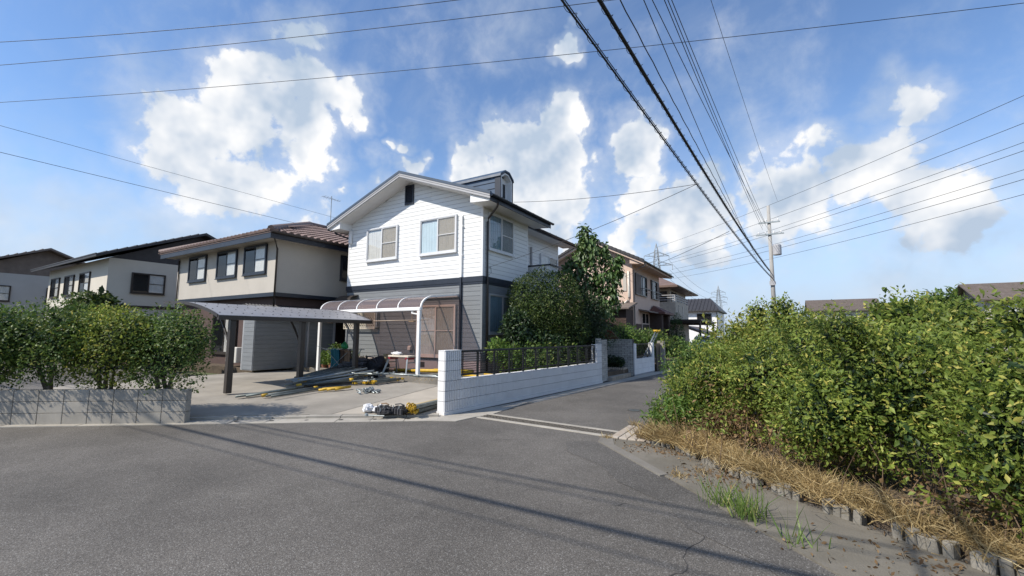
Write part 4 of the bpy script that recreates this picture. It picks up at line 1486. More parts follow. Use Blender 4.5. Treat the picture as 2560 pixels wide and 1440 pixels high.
def tile_matrix(c):
    if c[3] == 'e':
        R_ = Matrix.Rotation(math.pi / 2, 4, 'Z') @ Matrix.Rotation(slope, 4, 'X').inverted() @ Matrix.Rotation(math.pi, 4, 'Z')
        R_ = Matrix.Rotation(math.pi / 2, 4, 'Z') @ Matrix.Rotation(slope, 4, 'X')
        R_ = R_ @ Matrix.Scale(1, 4)
    else:
        R_ = Matrix.Rotation(slope_s, 4, 'X')
    # tile's down-slope end is local y=0, uphill is local -y: turn round
    return Matrix.Translation(Vector(c[:3])) @ R_ @ Matrix.Rotation(math.pi, 4, 'Z')


for i, c in enumerate(cand):
    M4 = tile_matrix(c)
    if i < 300:
        o = bpy.data.objects.new("tile", pt_me)
        COL.objects.link(o)
        o.parent = nroof
        o.matrix_local = Matrix.Translation(-roff) @ M4
    else:
        rest.add([M4 @ Vector(v) for v in PT.v], PT.f)
tag(rest.build("tiles", TILE_R, nroof), kind='stuff')
for a, c in (((ex1, ey0, EZ), (rxm, ry0, rz)), ((ex0, ey0, EZ), (rxm, ry0, rz)), ((rxm, ry0, rz), (rxm, ry1, rz)), ((ex1, ey1, EZ), (rxm, ry1, rz))):
    a, c = Vector(a), Vector(c)
    MB().tube([a + Vector((0, 0, .08)), c + Vector((0, 0, .10))], 0.12, 8).build("ridge_tiles", TILE_R, nroof)
window(nb, (NX1 + .001, 12.2, 3.96), 'y', 1.5, 0.95, frame=NAVY, curts=(CURT_S, CURT_S), panes=(DARKGLASS, GLASS), fw=0.07)
for x in (-23.2, -20.6, -18.4):
    window(nb, (x, NY0 - .001, 3.95), 'x', 1.5, 1.05, frame=NAVY, curts=(CURT_P, CURT_W), panes=(DARKGLASS, GLASS), fw=0.06, seed=int(-x))
window(nb, (-21.0, NY0 + .199, 0.75), 'x', 1.9, 1.7, frame=BROWN_ALU, curts=(CURT_P, CURT_P), panes=(DARKGLASS, GLASS), name="terrace_door")
MB().tube([(NX1 + .45, ey0 + .2, EZ - .2), (NX1 + .1, NY0 - .05, EZ - .55), (NX1 + .05, NY0 - .05, .4)], .035, 8).build("downpipe", BROWN_ALU, nb, smooth=True)
MB().tube([(NX0 + .1, NY0 - .05, EZ - .3), (NX0 + .1, NY0 - .05, .4)], .035, 8).build("downpipe", BROWN_ALU, nb, smooth=True)
gutter(nb, ex1 + .04, ey0, ey1, EZ - .02, BROWN_ALU)
acu = MB().cbox(-18.6, -17.8, NY0 - .42, NY0 - .10, .42, 1.02, .02).build("air_conditioner", mat("aircon_cream", (0.62, 0.60, 0.55), .5, .05), nb)
MB().lathe([(.22, 0), (.22, .012), (.05, .02)], (0, 0, 0), 16).build("fan_grille", BLACKMETAL, acu).matrix_local = Matrix.Translation(Vector((-18.35, NY0 - .425, .72)) - Vector((-20.2, 9.4, .27))) @ Matrix.Rotation(math.pi / 2, 4, 'X')
ant = MB().tube([(rxm, ry0 + 1.2, rz), (rxm, ry0 + 1.2, rz + 1.9)], .02, 6)
for k in range(7):
    ant.tube([(rxm - .25 + .012 * k, ry0 + .7 + .16 * k, rz + 1.75), (rxm + .25 - .012 * k, ry0 + .7 + .16 * k, rz + 1.75)], .007, 5)
ant.tube([(rxm, ry0 + .65, rz + 1.75), (rxm, ry0 + 1.75, rz + 1.75)], .010, 5)
ant.build("aerial", GALV, nb)
# tiled pent roof over the ground floor and a grey-sided lean-to
pr = MB().prism([(NX1 - .3, 2.62), (NX1 + .75, 2.28), (NX1 + .75, 2.22), (NX1 - .3, 2.55)], 'y', 8.3, 13.2).build("pent_roof", TILE_D, nb)
for i in range(40):
    y = 8.4 + i * 0.12
    MB().tube([(NX1 + .76, y, 2.30), (NX1 - .2, y, 2.62)], 0.035, 6).build("roll_tile", TILE_D, pr)
MB().tube([(NX1 + .80, 8.3, 2.20), (NX1 + .80, 13.2, 2.18)], 0.05, 8).build("gutter", BARGE, nb)
lt = MB().box(NX1 - .3, -15.72, 8.4, 11.62, 0.27, 2.22).build("lean_to", mat("siding_joint_dark", (0.33, 0.34, 0.345)), nb)
for i in range(13):
    MB().box(-15.72 + .003, -15.70, 8.4, 11.60, 0.30 + i * .148, 0.30 + i * .148 + .141).build("siding_board", G_SIDING, lt)
for x0_, x1_ in ((NX1 + .1, -15.72),):
    for i in range(13):
        MB().box(x0_ - .3, x1_ - .003, 8.38, 8.397, 0.30 + i * .148, 0.30 + i * .148 + .141).build("siding_board", G_SIDING, lt)
MB().box(-15.70, -15.66, 10.4, 10.46, 0.27, 2.2).box(-15.70, -15.66, 11.56, 11.64, 0.27, 2.2).build("corner_trim", BARGE, lt)


# ================================================================== PINK HOUSE further down the lane
pk = thing("pink_house", "salmon pink rendered house with brown shutters behind the tall leafy tree", "house", (-9.4, 25.0, 0.27))
PX0, PX1, PY0, PY1 = -11.9, -7.0, 24.9, 31.6
PRX, PRZ, PEX = -9.45, 7.36, -6.18
PS = (PRZ - 5.74) / (PEX - PRX)
MB().prism([(PX0, 0.3), (PX1, 0.3), (PX1, PRZ - PS * (PX1 - PRX) - .18), (PRX, PRZ - .18), (PX0, PRZ - PS * (PRX - PX0) - .18)], 'y', PY0, PY1).build("wall", PINK, pk)
for s_, ex in ((1, PEX), (-1, 2 * PRX - PEX)):
    ze = 5.74
    ro = MB().prism([(PRX, PRZ), (ex, ze), (ex, ze - .07), (PRX, PRZ - .07)], 'y', PY0 - .62, PY1 + .5).build("roof", TILE_B, pk)
    MB().prism([(PRX, PRZ - .072), (ex, ze - .072), (ex, ze - .24), (PRX, PRZ - .24)], 'y', PY0 - .60, PY0 - .55).build("bargeboard", PINK, ro)
    MB().prism([(PRX, PRZ - .09), (ex, ze - .09), (ex - .02 * s_, ze - .16), (PRX, PRZ - .16)], 'y', PY0 - .55, PY0).build("soffit", BEIGE, ro)
    xi = PX1 if s_ > 0 else PX0
    MB().prism([(xi, 5.62), (ex - .03 * s_, 5.52), (ex - .03 * s_, ze - .08), (xi, PRZ - PS * abs(xi - PRX) - .1)], 'y', PY0 - .50, PY1 + .45).build("eave_box", PINK, ro)
    n = 13
    for i in range(n):
        t0, t1 = i / n, (i + .94) / n
        x0, x1 = PRX + (ex - PRX) * t0, PRX + (ex - PRX) * t1
        z0, z1 = PRZ - (PRZ - ze) * t0, PRZ - (PRZ - ze) * t1
        MB().prism([(x0, z0 + .03), (x1, z1 + .06), (x1, z1 - .10), (x0, z0 - .10)], 'y', PY0 - .70, PY0 - .42).build("rake_tile", TILE_D, ro)
        for j in range(0):
            pass
    for i in range(1, 14):
        t = i / 14
        x = PRX + (ex - PRX) * t
        MB().bar((x, PY0 - .4, PRZ - (PRZ - ze) * t + .012), (x, PY1 + .45, PRZ - (PRZ - ze) * t + .012), .03, .03).build("tile_course", TILE_B, ro)
gutter(pk, PEX + .05, PY0 - .66, PY1 + .52, 5.66, mat("gutter_green", (0.05, 0.065, 0.06), 0.5))
MB().tube([(PEX + .04, PY0 - .3, 5.60), (PEX - .1, PY0 - .15, 5.46), (PX1 + .08, PY0 + .05, 5.28), (PX1 + .06, PY0 + .06, 0.4)], .04, 8).build("downpipe", BARGE, pk, smooth=True)
MB().tube([(-7.22, PY0 - .05, 5.25), (-7.22, PY0 - .06, 3.75), (-7.28, PY0 - .08, 3.52), (-7.45, PY0 - .1, 3.40), (-7.7, PY0 - .1, 3.36)], .055, 8).build("duct", mat("duct_cream", (0.70, 0.66, 0.58), .5), pk, smooth=True)
MB().box(-7.55, -7.35, PY0 - .04, PY0 - .001, 4.1, 5.15).build("wall_panel", BEIGE, pk)
# lane-side windows with sliding shutter boxes
for y0, w_, sh in ((25.35, 2.45, 1.15), (29.15, 1.95, 0.0)):
    wo = MB().box(PX1 + .002, PX1 + .10, y0, y0 + w_, 3.92, 3.98).box(PX1 + .002, PX1 + .10, y0, y0 + w_, 5.12, 5.18).box(PX1 + .002, PX1 + .1, y0 - .05, y0, 3.92, 5.18).box(
        PX1 + .002, PX1 + .10, y0 + w_, y0 + w_ + .05, 3.92, 5.18).build("shuttered_window", BROWN_ALU, pk)
    if sh:
        MB().box(PX1 + .002, PX1 + .09, y0, y0 + sh, 3.98, 5.12).build("shutter_box", SHUTTER, wo)
    else:
        MB().box(PX1 + .002, PX1 + .09, y0 + w_ - .55, y0 + w_, 3.98, 5.12).build("shutter_box", SHUTTER, wo)
    a_, b_ = (y0 + sh, y0 + w_) if sh else (y0, y0 + w_ - .55)
    MB().box(PX1 + .03, PX1 + .04, a_, b_, 3.98, 5.12).build("pane", DARKGLASS, wo)
    MB().box(PX1 + .041, PX1 + .065, a_ + (b_ - a_) * .34, a_ + (b_ - a_) * .40, 3.98, 5.12).build("mullion", ALU, wo)
    MB().box(PX1 + .041, PX1 + .045, a_ + (b_ - a_) * .40, a_ + (b_ - a_) * .56, 3.98, 5.12).build("curtain", CURT_W, wo)
    MB().bar((PX1 + .30, a_ - .1, 4.36), (PX1 + .30, b_ + .25, 4.36), .04).bar((PX1 + .05, a_ - .08, 4.36), (PX1 + .30, a_ - .08, 4.36), .03).bar((PX1 + .05, b_ + .2, 4.36), (PX1 + .30, b_ + .2, 4.36), .03).bar(
        (PX1 + .30, a_, 4.12), (PX1 + .30, b_ + .2, 4.12), .02).build("window_rail", BLACKMETAL, wo)
# ground floor: brown brick cladding, door, canopies
MB().box(PX1 + .002, PX1 + .04, PY0 + .5, PY0 + 2.0, .3, 2.2).build("brick_cladding", BRICKDK, pk)
MB().box(-9.5, PX1 - .02, PY0 - 1.35, PY0 - .01, .3, 2.95).build("front_wing", BRICKDK, pk)
brk2 = MB().cbox(-.105, .105, -.008, .008, -.029, .029, .003).mesh("brick", BRICKDK)
wing = pk.children[-1]
for r in range(30):
    for k in range(9):
        x = -7.02 - (k + .5) * .222 - (.11 if r % 2 else 0)
        link("brick", brk2, wing, (x + 9.4, PY0 - 1.356 - 25.0, .36 + r * .072 - .27))
MB().prism([(PY0 - 1.75, 2.95), (PY0 - 1.75, 3.02), (PY0, 3.42), (PY0, 3.32)], 'x', -9.8, -6.75).build("wing_roof", TILE_B, pk)
MB().box(PX1 + .002, PX1 + .06, 26.6, 28.1, 1.9, 2.85).build("transom_window", DARKGLASS, pk)
MB().box(PX1 + .002, PX1 + .08, 26.55, 28.15, 2.85, 2.92).box(PX1 + .002, PX1 + .08, 26.55, 28.15, 2.2, 2.26).box(PX1 + .002, PX1 + .08, 27.3, 27.36, 2.26, 2.85).box(PX1 + .002, PX1 + .08, 26.5, 26.56, .4, 2.92).build("door_frame", ALUTAN, pk)
MB().box(PX1 + .061, PX1 + .09, 26.62, 28.05, .4, 2.2).build("sliding_door", BROWN_ALU, pk)
MB().prism([(PX1, 3.02), (PX1 + .62, 2.90), (PX1 + .62, 2.98), (PX1, 3.10)], 'y', 26.0, 29.0).build("canopy", TILE_B, pk)
MB().add([(PX1, 28.4, 3.0), (PX1 + 1.0, 28.4, 3.0), (PX1 + 1.0, 31.4, 3.0), (PX1, 31.4, 3.0), (PX1 + .1, 29.3, 3.48), (PX1 + .1, 30.5, 3.48), (PX1, 28.4, 2.88), (PX1 + 1.0, 28.4, 2.88), (PX1 + 1.0, 31.4, 2.88), (PX1, 31.4, 2.88)],
         [(0, 1, 4), (1, 2, 5, 4), (2, 3, 5), (3, 0, 4, 5), (0, 6, 7, 1), (1, 7, 8, 2), (2, 8, 9, 3), (6, 9, 8, 7)]).build("porch_roof", mat("porch_red", (0.13, 0.06, 0.05), .6), pk)
for y_ in (28.6, 30.7):
    MB().box(PX1 + .003, PX1 + .75, y_, y_ + .5, .3, 2.87).build("porch_pier", BRICKDK, pk)
MB().box(PX1 + .003, PX1 + .05, 29.1, 30.0, .3, 2.6).build("front_door", CURT_S, pk)
# satellite dish
dsh = MB().lathe([(.001, 0), (.12, .012), (.22, .04), (.225, .05), (.12, .022), (.001, .01)], n=20)
dsh.v = [(p[0] * .95 - 7.9, PY0 - .40 - p[2] * 1.0, 3.62 + p[1]) for p in dsh.v]
dsh.tube([(-7.9, PY0 - .40, 3.62), (-7.9, PY0 - .1, 3.5), (-7.9, PY0, 3.5)], .02, 6)
dsh.build("satellite_dish", WHITE, pk, smooth=True)

# ================================================================== STONE-CLAD HOUSE, WHITE HOUSE
sh_ = thing("stone_balcony_house", "house with pale stone clad balcony and open railing beyond the pink house", "house", (-9.0, 35.0, 0.2))
MB().box(-12.5, -7.1, 35.6, 42.5, .2, 5.3).build("wall", BEIGE, sh_)
MB().box(-12.5, -6.42, 34.1, 39.6, .2, 4.05).build("balcony_base", STONE, sh_)
stn = MB().cbox(-.16, .16, -.02, .02, -.055, .055, .008).mesh("stone", STONE)
bb = sh_.children[-1]
for r in range(12):
    for k in range(9):
        x = -9.0 + .6 + .17 + k * .335 - (.16 if r % 2 else 0) - 0.9
        if x > 2.44 or x < -.9:
            continue
        link("stone", stn, bb, (x, 34.09 - 35.0, 2.72 + r * .115 - .2))
for y0 in (35.2, 37.0):
    MB().box(-6.419, -6.40, y0, y0 + .28, 3.1, 3.85).build("slot_window", DARKGLASS, sh_)
for z in (4.2, 4.38, 4.56):
    MB().bar((-8.0, 34.16, z), (-6.46, 34.16, z), .05).bar((-6.46, 34.16, z), (-6.46, 39.5, z), .05).build("balcony_rail", BARGE, sh_)
for i in range(5):
    MB().bar((-6.46, 34.16 + i * 1.3, 4.05), (-6.46, 34.16 + i * 1.3, 4.58), .05).build("rail_post", BARGE, sh_)
MB().prism([(33.9, 5.25), (33.9, 5.36), (38.5, 6.9), (43.4, 5.3), (43.4, 5.2)], 'x', -12.8, -9.2).add(
    [(-9.2, 33.9, 5.3), (-6.2, 33.9, 5.3), (-6.2, 43.4, 5.3), (-9.2, 43.4, 5.3), (-9.2, 38.5, 6.9), (-6.2, 33.9, 5.15), (-6.2, 43.4, 5.15), (-9.2, 33.9, 5.15), (-9.2, 43.4, 5.15)],
    [(0, 1, 4), (1, 2, 4), (2, 3, 4), (0, 7, 5, 1), (1, 5, 6, 2), (2, 6, 8, 3), (7, 8, 6, 5)]).build("roof", mat("roof_terracotta", (0.17, 0.115, 0.095), .6, .2, 2.0), sh_)
MB().tube([(-6.15, 33.9, 5.22), (-6.15, 43.4, 5.22)], .06, 8).build("gutter", BROWN_ALU, sh_)
MB().box(-7.099, -7.07, 36.2, 38.2, 4.06, 5.0).build("balcony_window", DARKGLASS, sh_)
MB().box(-8.1, -7.3, 35.57, 35.599, 4.06, 5.0).build("balcony_window", DARKGLASS, sh_)

wh = thing("white_house", "distant white house with dark ribbed roof beyond the stone balcony", "house", (-8.2, 60.0, 0.2))
MB().box(-12.0, -6.35, 59.6, 68, .2, 4.65).build("wall", WHITE, wh)
wr = MB().add([(-12.4, 59.0, 4.62), (-5.95, 59.0, 4.62), (-5.95, 68.6, 4.62), (-12.4, 68.6, 4.62), (-10.6, 62.4, 6.35), (-7.3, 62.4, 6.35), (-12.4, 59, 4.5), (-5.95, 59, 4.5), (-5.95, 68.6, 4.5), (-12.4, 68.6, 4.5)],
              [(0, 1, 5, 4), (1, 2, 5), (2, 3, 4, 5), (3, 0, 4), (0, 6, 7, 1), (1, 7, 8, 2), (2, 8, 9, 3), (6, 9, 8, 7)]).build("roof", TILE_D, wh)
for i in range(15):
    x = -12.2 + i * .43
    xt = min(max(x, -10.6), -7.3)
    f = min(1.0, 1 - abs(x - xt) / (1.8 if x < xt else 1.35)) if x != xt else 1
    MB().bar((x, 59.0, 4.66), (x, 59.0 + 3.4 * f, 4.66 + 1.73 * f), .05, .05).build("roof_rib", TILE_D, wr)
window(wh, (-8.6, 59.59, 3.35), 'x', 1.6, .85, frame=BROWN_ALU, panes=(DARKGLASS, DARKGLASS))
MB().tube([(-6.3, 59.5, 4.5), (-6.3, 59.5, .4)], .05, 6).build("downpipe", BROWN_ALU, wh)
MB().prism([(-7.4, 2.2), (-4.9, 1.3), (-4.9, 1.45), (-7.4, 2.45)], 'y', 43.5, 52).build("side_roof", TILE_B, wh)

fc = thing("far_carport", "dark flat carport standing below the stone balcony house", "carport", (-5.2, 33.5, 0.1))
MB().box(-8.6, -4.4, 32.2, 40.5, 2.52, 2.64).build("roof", BROWN_ALU, fc)
for i in range(6):
    MB().bar((-4.5, 32.4 + i * 1.55, 2.45), (-8.5, 32.4 + i * 1.55, 2.45), .08, .12).build("beam", BROWN_ALU, fc)
for y in (32.6, 36.2, 40.0):
    MB().box(-4.62, -4.5, y, y + .12, 0, 2.52).build("post", BROWN_ALU, fc)
bw = thing("lane_end_wall", "low grey block wall along the far lane", "wall", (-4.3, 26, 0))
MB().cbox(-4.45, -4.30, 26.2, 31.5, 0, .9, .01).build("blocks", CONC_DARK, bw)

# ------------------------------------------------------------------ parked car, mostly behind the hedge
car = thing("parked_car", "silver parked car half hidden by the hedge down the lane", "car", (-4.0, 29.0, 0.0), RD(-3))
CARP = mat("car_silver", (0.45, 0.47, 0.49), 0.25, 0.03, 2.0, metal=0.6, coat=0.6)
side_prof = [(0, .35), (.05, .75), (.9, .92), (1.55, 1.42), (3.1, 1.46), (3.85, 1.0), (4.15, .92), (4.2, .35)]
bm = bmesh.new()
rings = []
for x, wd in ((-.82, .0), (-.78, .04), (-.62, .07), (.62, .07), (.78, .04), (.82, .0)):
    ring = []
    for (yy, zz) in side_prof:
        inset = .14 if zz > 1.2 else 0.0
        ring.append(bm.verts.new((x * (1 - inset * .9), yy, zz + (wd if zz > .6 else 0))))
    rings.append(ring)
for a, c in zip(rings[:-1], rings[1:]):
    for k in range(len(side_prof)):
        k2 = (k + 1) % len(side_prof)
        bm.faces.new((a[k], c[k], c[k2], a[k2]))
bm.faces.new(rings[0])
bm.faces.new(list(reversed(rings[-1])))
bmesh.ops.recalc_face_normals(bm, faces=bm.faces[:])
me = bpy.data.meshes.new("body")
bm.to_mesh(me)
bm.free()
me.materials.append(CARP)
body = link("body", me, car)
bv = body.modifiers.new("round", 'BEVEL')
bv.width = .05
bv.segments = 2
MB().add([(-.60, .96, 1.03), (.60, .96, 1.03), (.52, 1.50, 1.46), (-.52, 1.50, 1.46)], [(0, 1, 2, 3)]).build("windscreen", DARKGLASS, car, world=False)
for s_ in (-1, 1):
    MB().add([(.80 * s_, 1.15, 1.02), (.74 * s_, 1.62, 1.38), (.74 * s_, 3.0, 1.40), (.80 * s_, 3.6, 1.05)], [(0, 1, 2, 3)]).build("side_window", DARKGLASS, car, world=False)
    MB().cbox(.45 * s_ - .15, .45 * s_ + .15, -.03, .1, .62, .76, .02).build("headlight", WHITE, car, world=False)
    MB().cbox(.95 * s_ - .07, .95 * s_ + .07, 1.25, 1.4, .98, 1.1, .02).build("mirror", CARP, car, world=False)
    for y in (.78, 3.4):
        wl = MB()
        wl.lathe([(.20, -.09), (.30, -.09), (.32, -.05), (.32, .05), (.30, .09), (.20, .09)], n=20)
        wl.v = [(p[2] + .76 * s_, p[0] + y, p[1] + .32) for p in wl.v]
        wo = wl.build("wheel", BLACKBAG, car, world=False)
        hb = MB().lathe([(.20, -.06), (.20, .06), (.05, .08)], n=12)
        hb.v = [(p[2] * s_ + .78 * s_, p[0] + y, p[1] + .32) for p in hb.v]
        hb.build("rim", GALV, wo, world=False)

# ================================================================== PYLONS AND WIRES


def pylon(name, label, base, h, w, az):
    t = thing(name, label, "pylon", base, az, group="high-voltage pylons on the horizon")
    lv = [0, .18, .34, .48, .60, .70, .78, .85, .92]
    hw = lambda f: w / 2 * (1 - f) ** 1.15 + .55
    legs = MB()
    cs = [(1, 1), (1, -1), (-1, -1), (-1, 1)]
    for sx, sy in cs:
        for f0, f1 in zip(lv[:-1], lv[1:]):
            legs.bar((sx * hw(f0), sy * hw(f0), f0 * h), (sx * hw(f1), sy * hw(f1), f1 * h), .30)
        legs.bar((sx * hw(.92), sy * hw(.92), .92 * h), (0, 0, h), .24)
    legs.build("leg_frame", PYLON, t, world=False)
    br = MB()
    for f0, f1 in zip(lv[:-1], lv[1:]):
        for i in range(4):
            a, c = cs[i], cs[(i + 1) % 4]
            A0 = (a[0] * hw(f0), a[1] * hw(f0), f0 * h)
            A1 = (a[0] * hw(f1), a[1] * hw(f1), f1 * h)
            B0 = (c[0] * hw(f0), c[1] * hw(f0), f0 * h)
            B1 = (c[0] * hw(f1), c[1] * hw(f1), f1 * h)
            br.bar(A0, B1, .15).bar(B0, A1, .15).bar(A1, B1, .15)
    br.build("bracing", PYLON, t, world=False)
    for f, L_ in ((.66, 7.5), (.76, 8.2), (.86, 6.5)):
        for s in (-1, 1):
            z = f * h
            tip = (s * L_, 0, z + .2)
            m_ = MB()
            for sy in (-1, 1):
                m_.bar((s * hw(f), sy * hw(f), z), tip, .18).bar((s * hw(f), sy * hw(f), z + 2.2), tip, .18)
                m_.bar((s * (hw(f) + L_) / 2, sy * hw(f) * .5, z + .1), (s * (hw(f) + L_) / 2, sy * hw(f) * .5, z + 1.15), .12)
            m_.tube([(s * L_, 0, z + .2), (s * L_, 0, z - 2.4)], .14, 6)
            m_.build("cross_arm", PYLON, t, world=False)
    return t


pylon("pylon", "nearer lattice pylon rising above the pink house roof", (-53.4, 236.8, 0), 50.5, 9, RD(25))
pylon("pylon", "far lattice pylon above the white house, smaller than the other", (-47.3, 466.4, 0), 49.6, 9, RD(25))


def wire(label, pts, r, m=WIRE, sag=0.0, group=None, n=24, name="wire", cat="wire"):
    a, c = Vector(pts[0]), Vector(pts[-1])
    P = []
    for i in range(n + 1):
        t = i / n
        p = a.lerp(c, t)
        p.z -= sag * 4 * t * (1 - t)
        P.append(p)
    o = MB().tube(P, r, 6, cap=False).build(name, m, smooth=True)
    return tag(o, label, cat, group), P


def street(lat, y, z, k=.06):
    return (lat + k * y, y, z)


def helix(P, rad, turns_per_m, r, name, m, parent):
    L_ = sum((b - a).length for a, b in zip(P[:-1], P[1:]))
    n = int(L_ * turns_per_m * 8)
    pts = []
    for i in range(n + 1):
        t = i / n * (len(P) - 1)
        k = min(int(t), len(P) - 2)
        p = P[k].lerp(P[k + 1], t - k)
        d = (P[k + 1] - P[k]).normalized()
        s = d.cross(Vector((0, 0, 1))).normalized()
        u = s.cross(d)
        th = 2 * math.pi * i / 8
        pts.append(p + s * math.cos(th) * rad + u * (math.sin(th) * rad))
    return MB().tube(pts, r, 4, cap=False).build(name, m, parent)


# cables that follow the lane: two hung telephone cables, the rest power lines
c1 = thing("hung_cable", "lower thick telephone cable with spiral hanger along the lane", "cable", (0, 0, 0), group="cables above the lane")
c2 = thing("hung_cable", "thicker bundled telephone cable with spiral hanger, second from the left", "cable", (0, 0, 0), group="cables above the lane")


def through(A, B, y):
    t = (y - A[1]) / (B[1] - A[1])
    return Vector((A[0] + (B[0] - A[0]) * t, y, A[2] + (B[2] - A[2]) * t))


def span(A, B, y0=-9.0, y1=37.0, n=60):
    """cable passing through two surveyed points, hung between two poles with a little sag"""
    out = []
    for i in range(n + 1):
        y = y0 + (y1 - y0) * i / n
        p = through(A, B, y)
        p.z += .0009 * (y - A[1]) * (y - B[1])
        out.append(p)
    return out


for t_, A_, B_, rr0, hl in ((c1, (-1.97, 4.34, 5.5), (-1.27, 16.48, 5.35), .014, .05), (c2, (-1.84, 5.26, 6.1), (-1.26, 16.72, 5.95), .024, .06)):
    P = span(A_, B_)
    MB().tube(P, rr0, 8, cap=False).build("cable", CABLE, t_, smooth=True)
    MB().tube([p + Vector((0, 0, hl * 1.1)) for p in P], .007, 5, cap=False).build("messenger_wire", CABLE, t_)
    helix([p + Vector((0, 0, hl * .45)) for p in P], hl * .85, 3.0, .0045, "spiral_hanger", CABLE, t_)
    if rr0 > .02:
        MB().tube([p + Vector((.035, 0, -.03)) for p in P], .016, 6, cap=False).build("second_cable", CABLE, t_)
        MB().tube([p + Vector((-.03, 0, .04 + .02 * math.sin(i * 1.1))) for i, p in enumerate(P)], .010, 6, cap=False).build("third_cable", CABLE, t_)
P3 = [p + Vector((0, 0, .012 * math.sin(i * 1.9))) for i, p in enumerate(span((-1.68, 5.71, 6.35), (-1.32, 15.32, 6.25), n=160))]
tag(MB().tube(P3, .009, 5, cap=False).build("wire", CABLE), "thin wavy cable just right of the bundled telephone cable", "wire", "cables above the lane")
for A_, B_, r, lab in (((-1.58, 6.69, 7.0), (-1.36, 18.25, 6.9), .008, "single thin wire left of the power line group"),
                       ((-2.0, 9.25, 9.0), (-1.35, 19.24, 9.0), .010, "first power line of the tight group at upper right"),
                       ((-1.77, 9.39, 9.0), (-1.34, 19.06, 9.0), .010, "second power line of the tight group at upper right"),
                       ((-1.76, 9.75, 9.25), (-1.33, 19.14, 9.25), .010, "third power line of the tight group at upper right"),
                       ((-1.74, 10.11, 9.5), (-1.29, 18.85, 9.5), .010, "last power line of the tight group at upper right"),
                       ((-1.12, 12.6, 11.0), (-0.93, 15.44, 11.0), .007, "uppermost thin wire near the picture's top right corner")):
    tag(MB().tube(span(A_, B_), r, 6, cap=False).build("wire", CABLE, smooth=True), lab, "wire", "cables above the lane")
# service drops from the joint on the cable
J = Vector((-1.56, 11.6, 5.40))
wire("service wire running from the lane cable to the white house's gutter", [J, (-7.40, 12.24, 6.02)], .007, sag=.10)
wire("service wire running from the lane cable to the white house's corner", [J, (-8.08, 11.82, 3.80)], .007, sag=.12)
wire("service wire running from the lane cable to the pink house's corner", [(-1.35, 17.9, 5.45), (-7.42, 24.85, 4.96)], .009, sag=.10)
# thin lines high across the picture
a, c = Vector((-9.68, 5.74, 8.0)), Vector((-.54, 9.44, 8.0))
d = c - a
wire("long thin wire crossing the sky from left edge to upper right", [a - d * 1.2, c + d * 1.2], .006, sag=.35)
a, c = Vector((-8.27, 4.85, 8.0)), Vector((-4.29, 6.46, 8.0))
d = c - a
wire("thin wire crossing the upper left sky above the long one", [a - d * 2.5, c + d * 3], .006, sag=.3)
a, c = Vector((-7.74, 4.52, 8.0)), Vector((-6.96, 4.85, 8.0))
d = c - a
wire("thin wire at the very top left of the sky", [a - d * 10, c + d * 12], .006, sag=.3)
wire("lower wire reaching the white house eave from the left", [(-23.1, -12, 8.0), (-24.3, 32, 8.0)], .009, sag=.0)
wire("upper wire reaching behind the white house roof from the left", [(-20.0, -12, 8.0), (-21.3, 32, 8.0)], .006, sag=.0)
# high-voltage spans
pyb = Vector((-53.4, 236.8, 0))
for i, (dx, z, ez, ex_) in enumerate(((-7, 43.5, 44, 96), (7, 43.5, 44, 104), (-8, 38.4, 39, 96), (8, 38.4, 39, 105), (-7.5, 33.4, 34, 96), (7.5, 33.4, 34, 104), (0, 50.4, 51, 100))):
    wire("faint high-voltage line rising to the right from the nearer pylon", [pyb + Vector((dx * .9, dx * .42, z - 2.2)), (ex_, 40, ez)], .05, WIRE, sag=4.0, group="high-voltage lines on the right")
for i, z in enumerate((41, 36, 31)):
    wire("faint distant line strung between the two pylons", [pyb + Vector((6, 3, z)), (-47.3 + 6, 466.4, z)], .06, WIRE, sag=7.0, group="lines between the pylons")
# cables over the road behind the viewer: they throw the long soft shadows on the asphalt
for lab, y0, y1, r, z in (("thick cable bundle strung over the main road", -1.92, -1.76, .036, 6.55), ("thinner cable strung over the main road", -1.12, -.92, .018, 6.5),
                          ("light wire over the main road, uppermost", -1.55, -1.40, .011, 6.8), ("light wire over the main road, lowest", -2.1, -1.7, .010, 6.2)):
    o, _ = wire(lab, [(-26, y0 - .35, z), (12, y1 + .15, z)], r, CABLE, sag=.05, group="cables above the main road")

pole = thing("utility_pole", "concrete utility pole with crossarms far along the lane", "utility pole", (-.10, 37.0, 0))
MB().tube([(-.1, 37, 0), (-.1, 37, 11.2)], [.17, .11], 14).build("shaft", POLE, pole, smooth=True)
for z, w_ in ((9.0, .9), (9.9, .7)):
    MB().bar((-.1 - w_, 36.85, z), (-.1 + w_, 36.85, z), .09).build("crossarm", GALV, pole)
    for k in (-.8, -.3, .3, .8):
        MB().lathe([(.035, .04), (.06, .08), (.03, .12), (.06, .16), (.02, .22)], (-.1 + k * w_, 36.85, z), 8).build("insulator", WHITE, pole)
MB().lathe([(.26, 0), (.28, .05), (.28, .7), (.22, .78)], (.30, 36.8, 7.4), 14).build("transformer", BARGE, pole)
MB().box(-.3, .1, 36.75, 36.82, 5.2, 5.5).build("terminal_box", BARGE, pole)


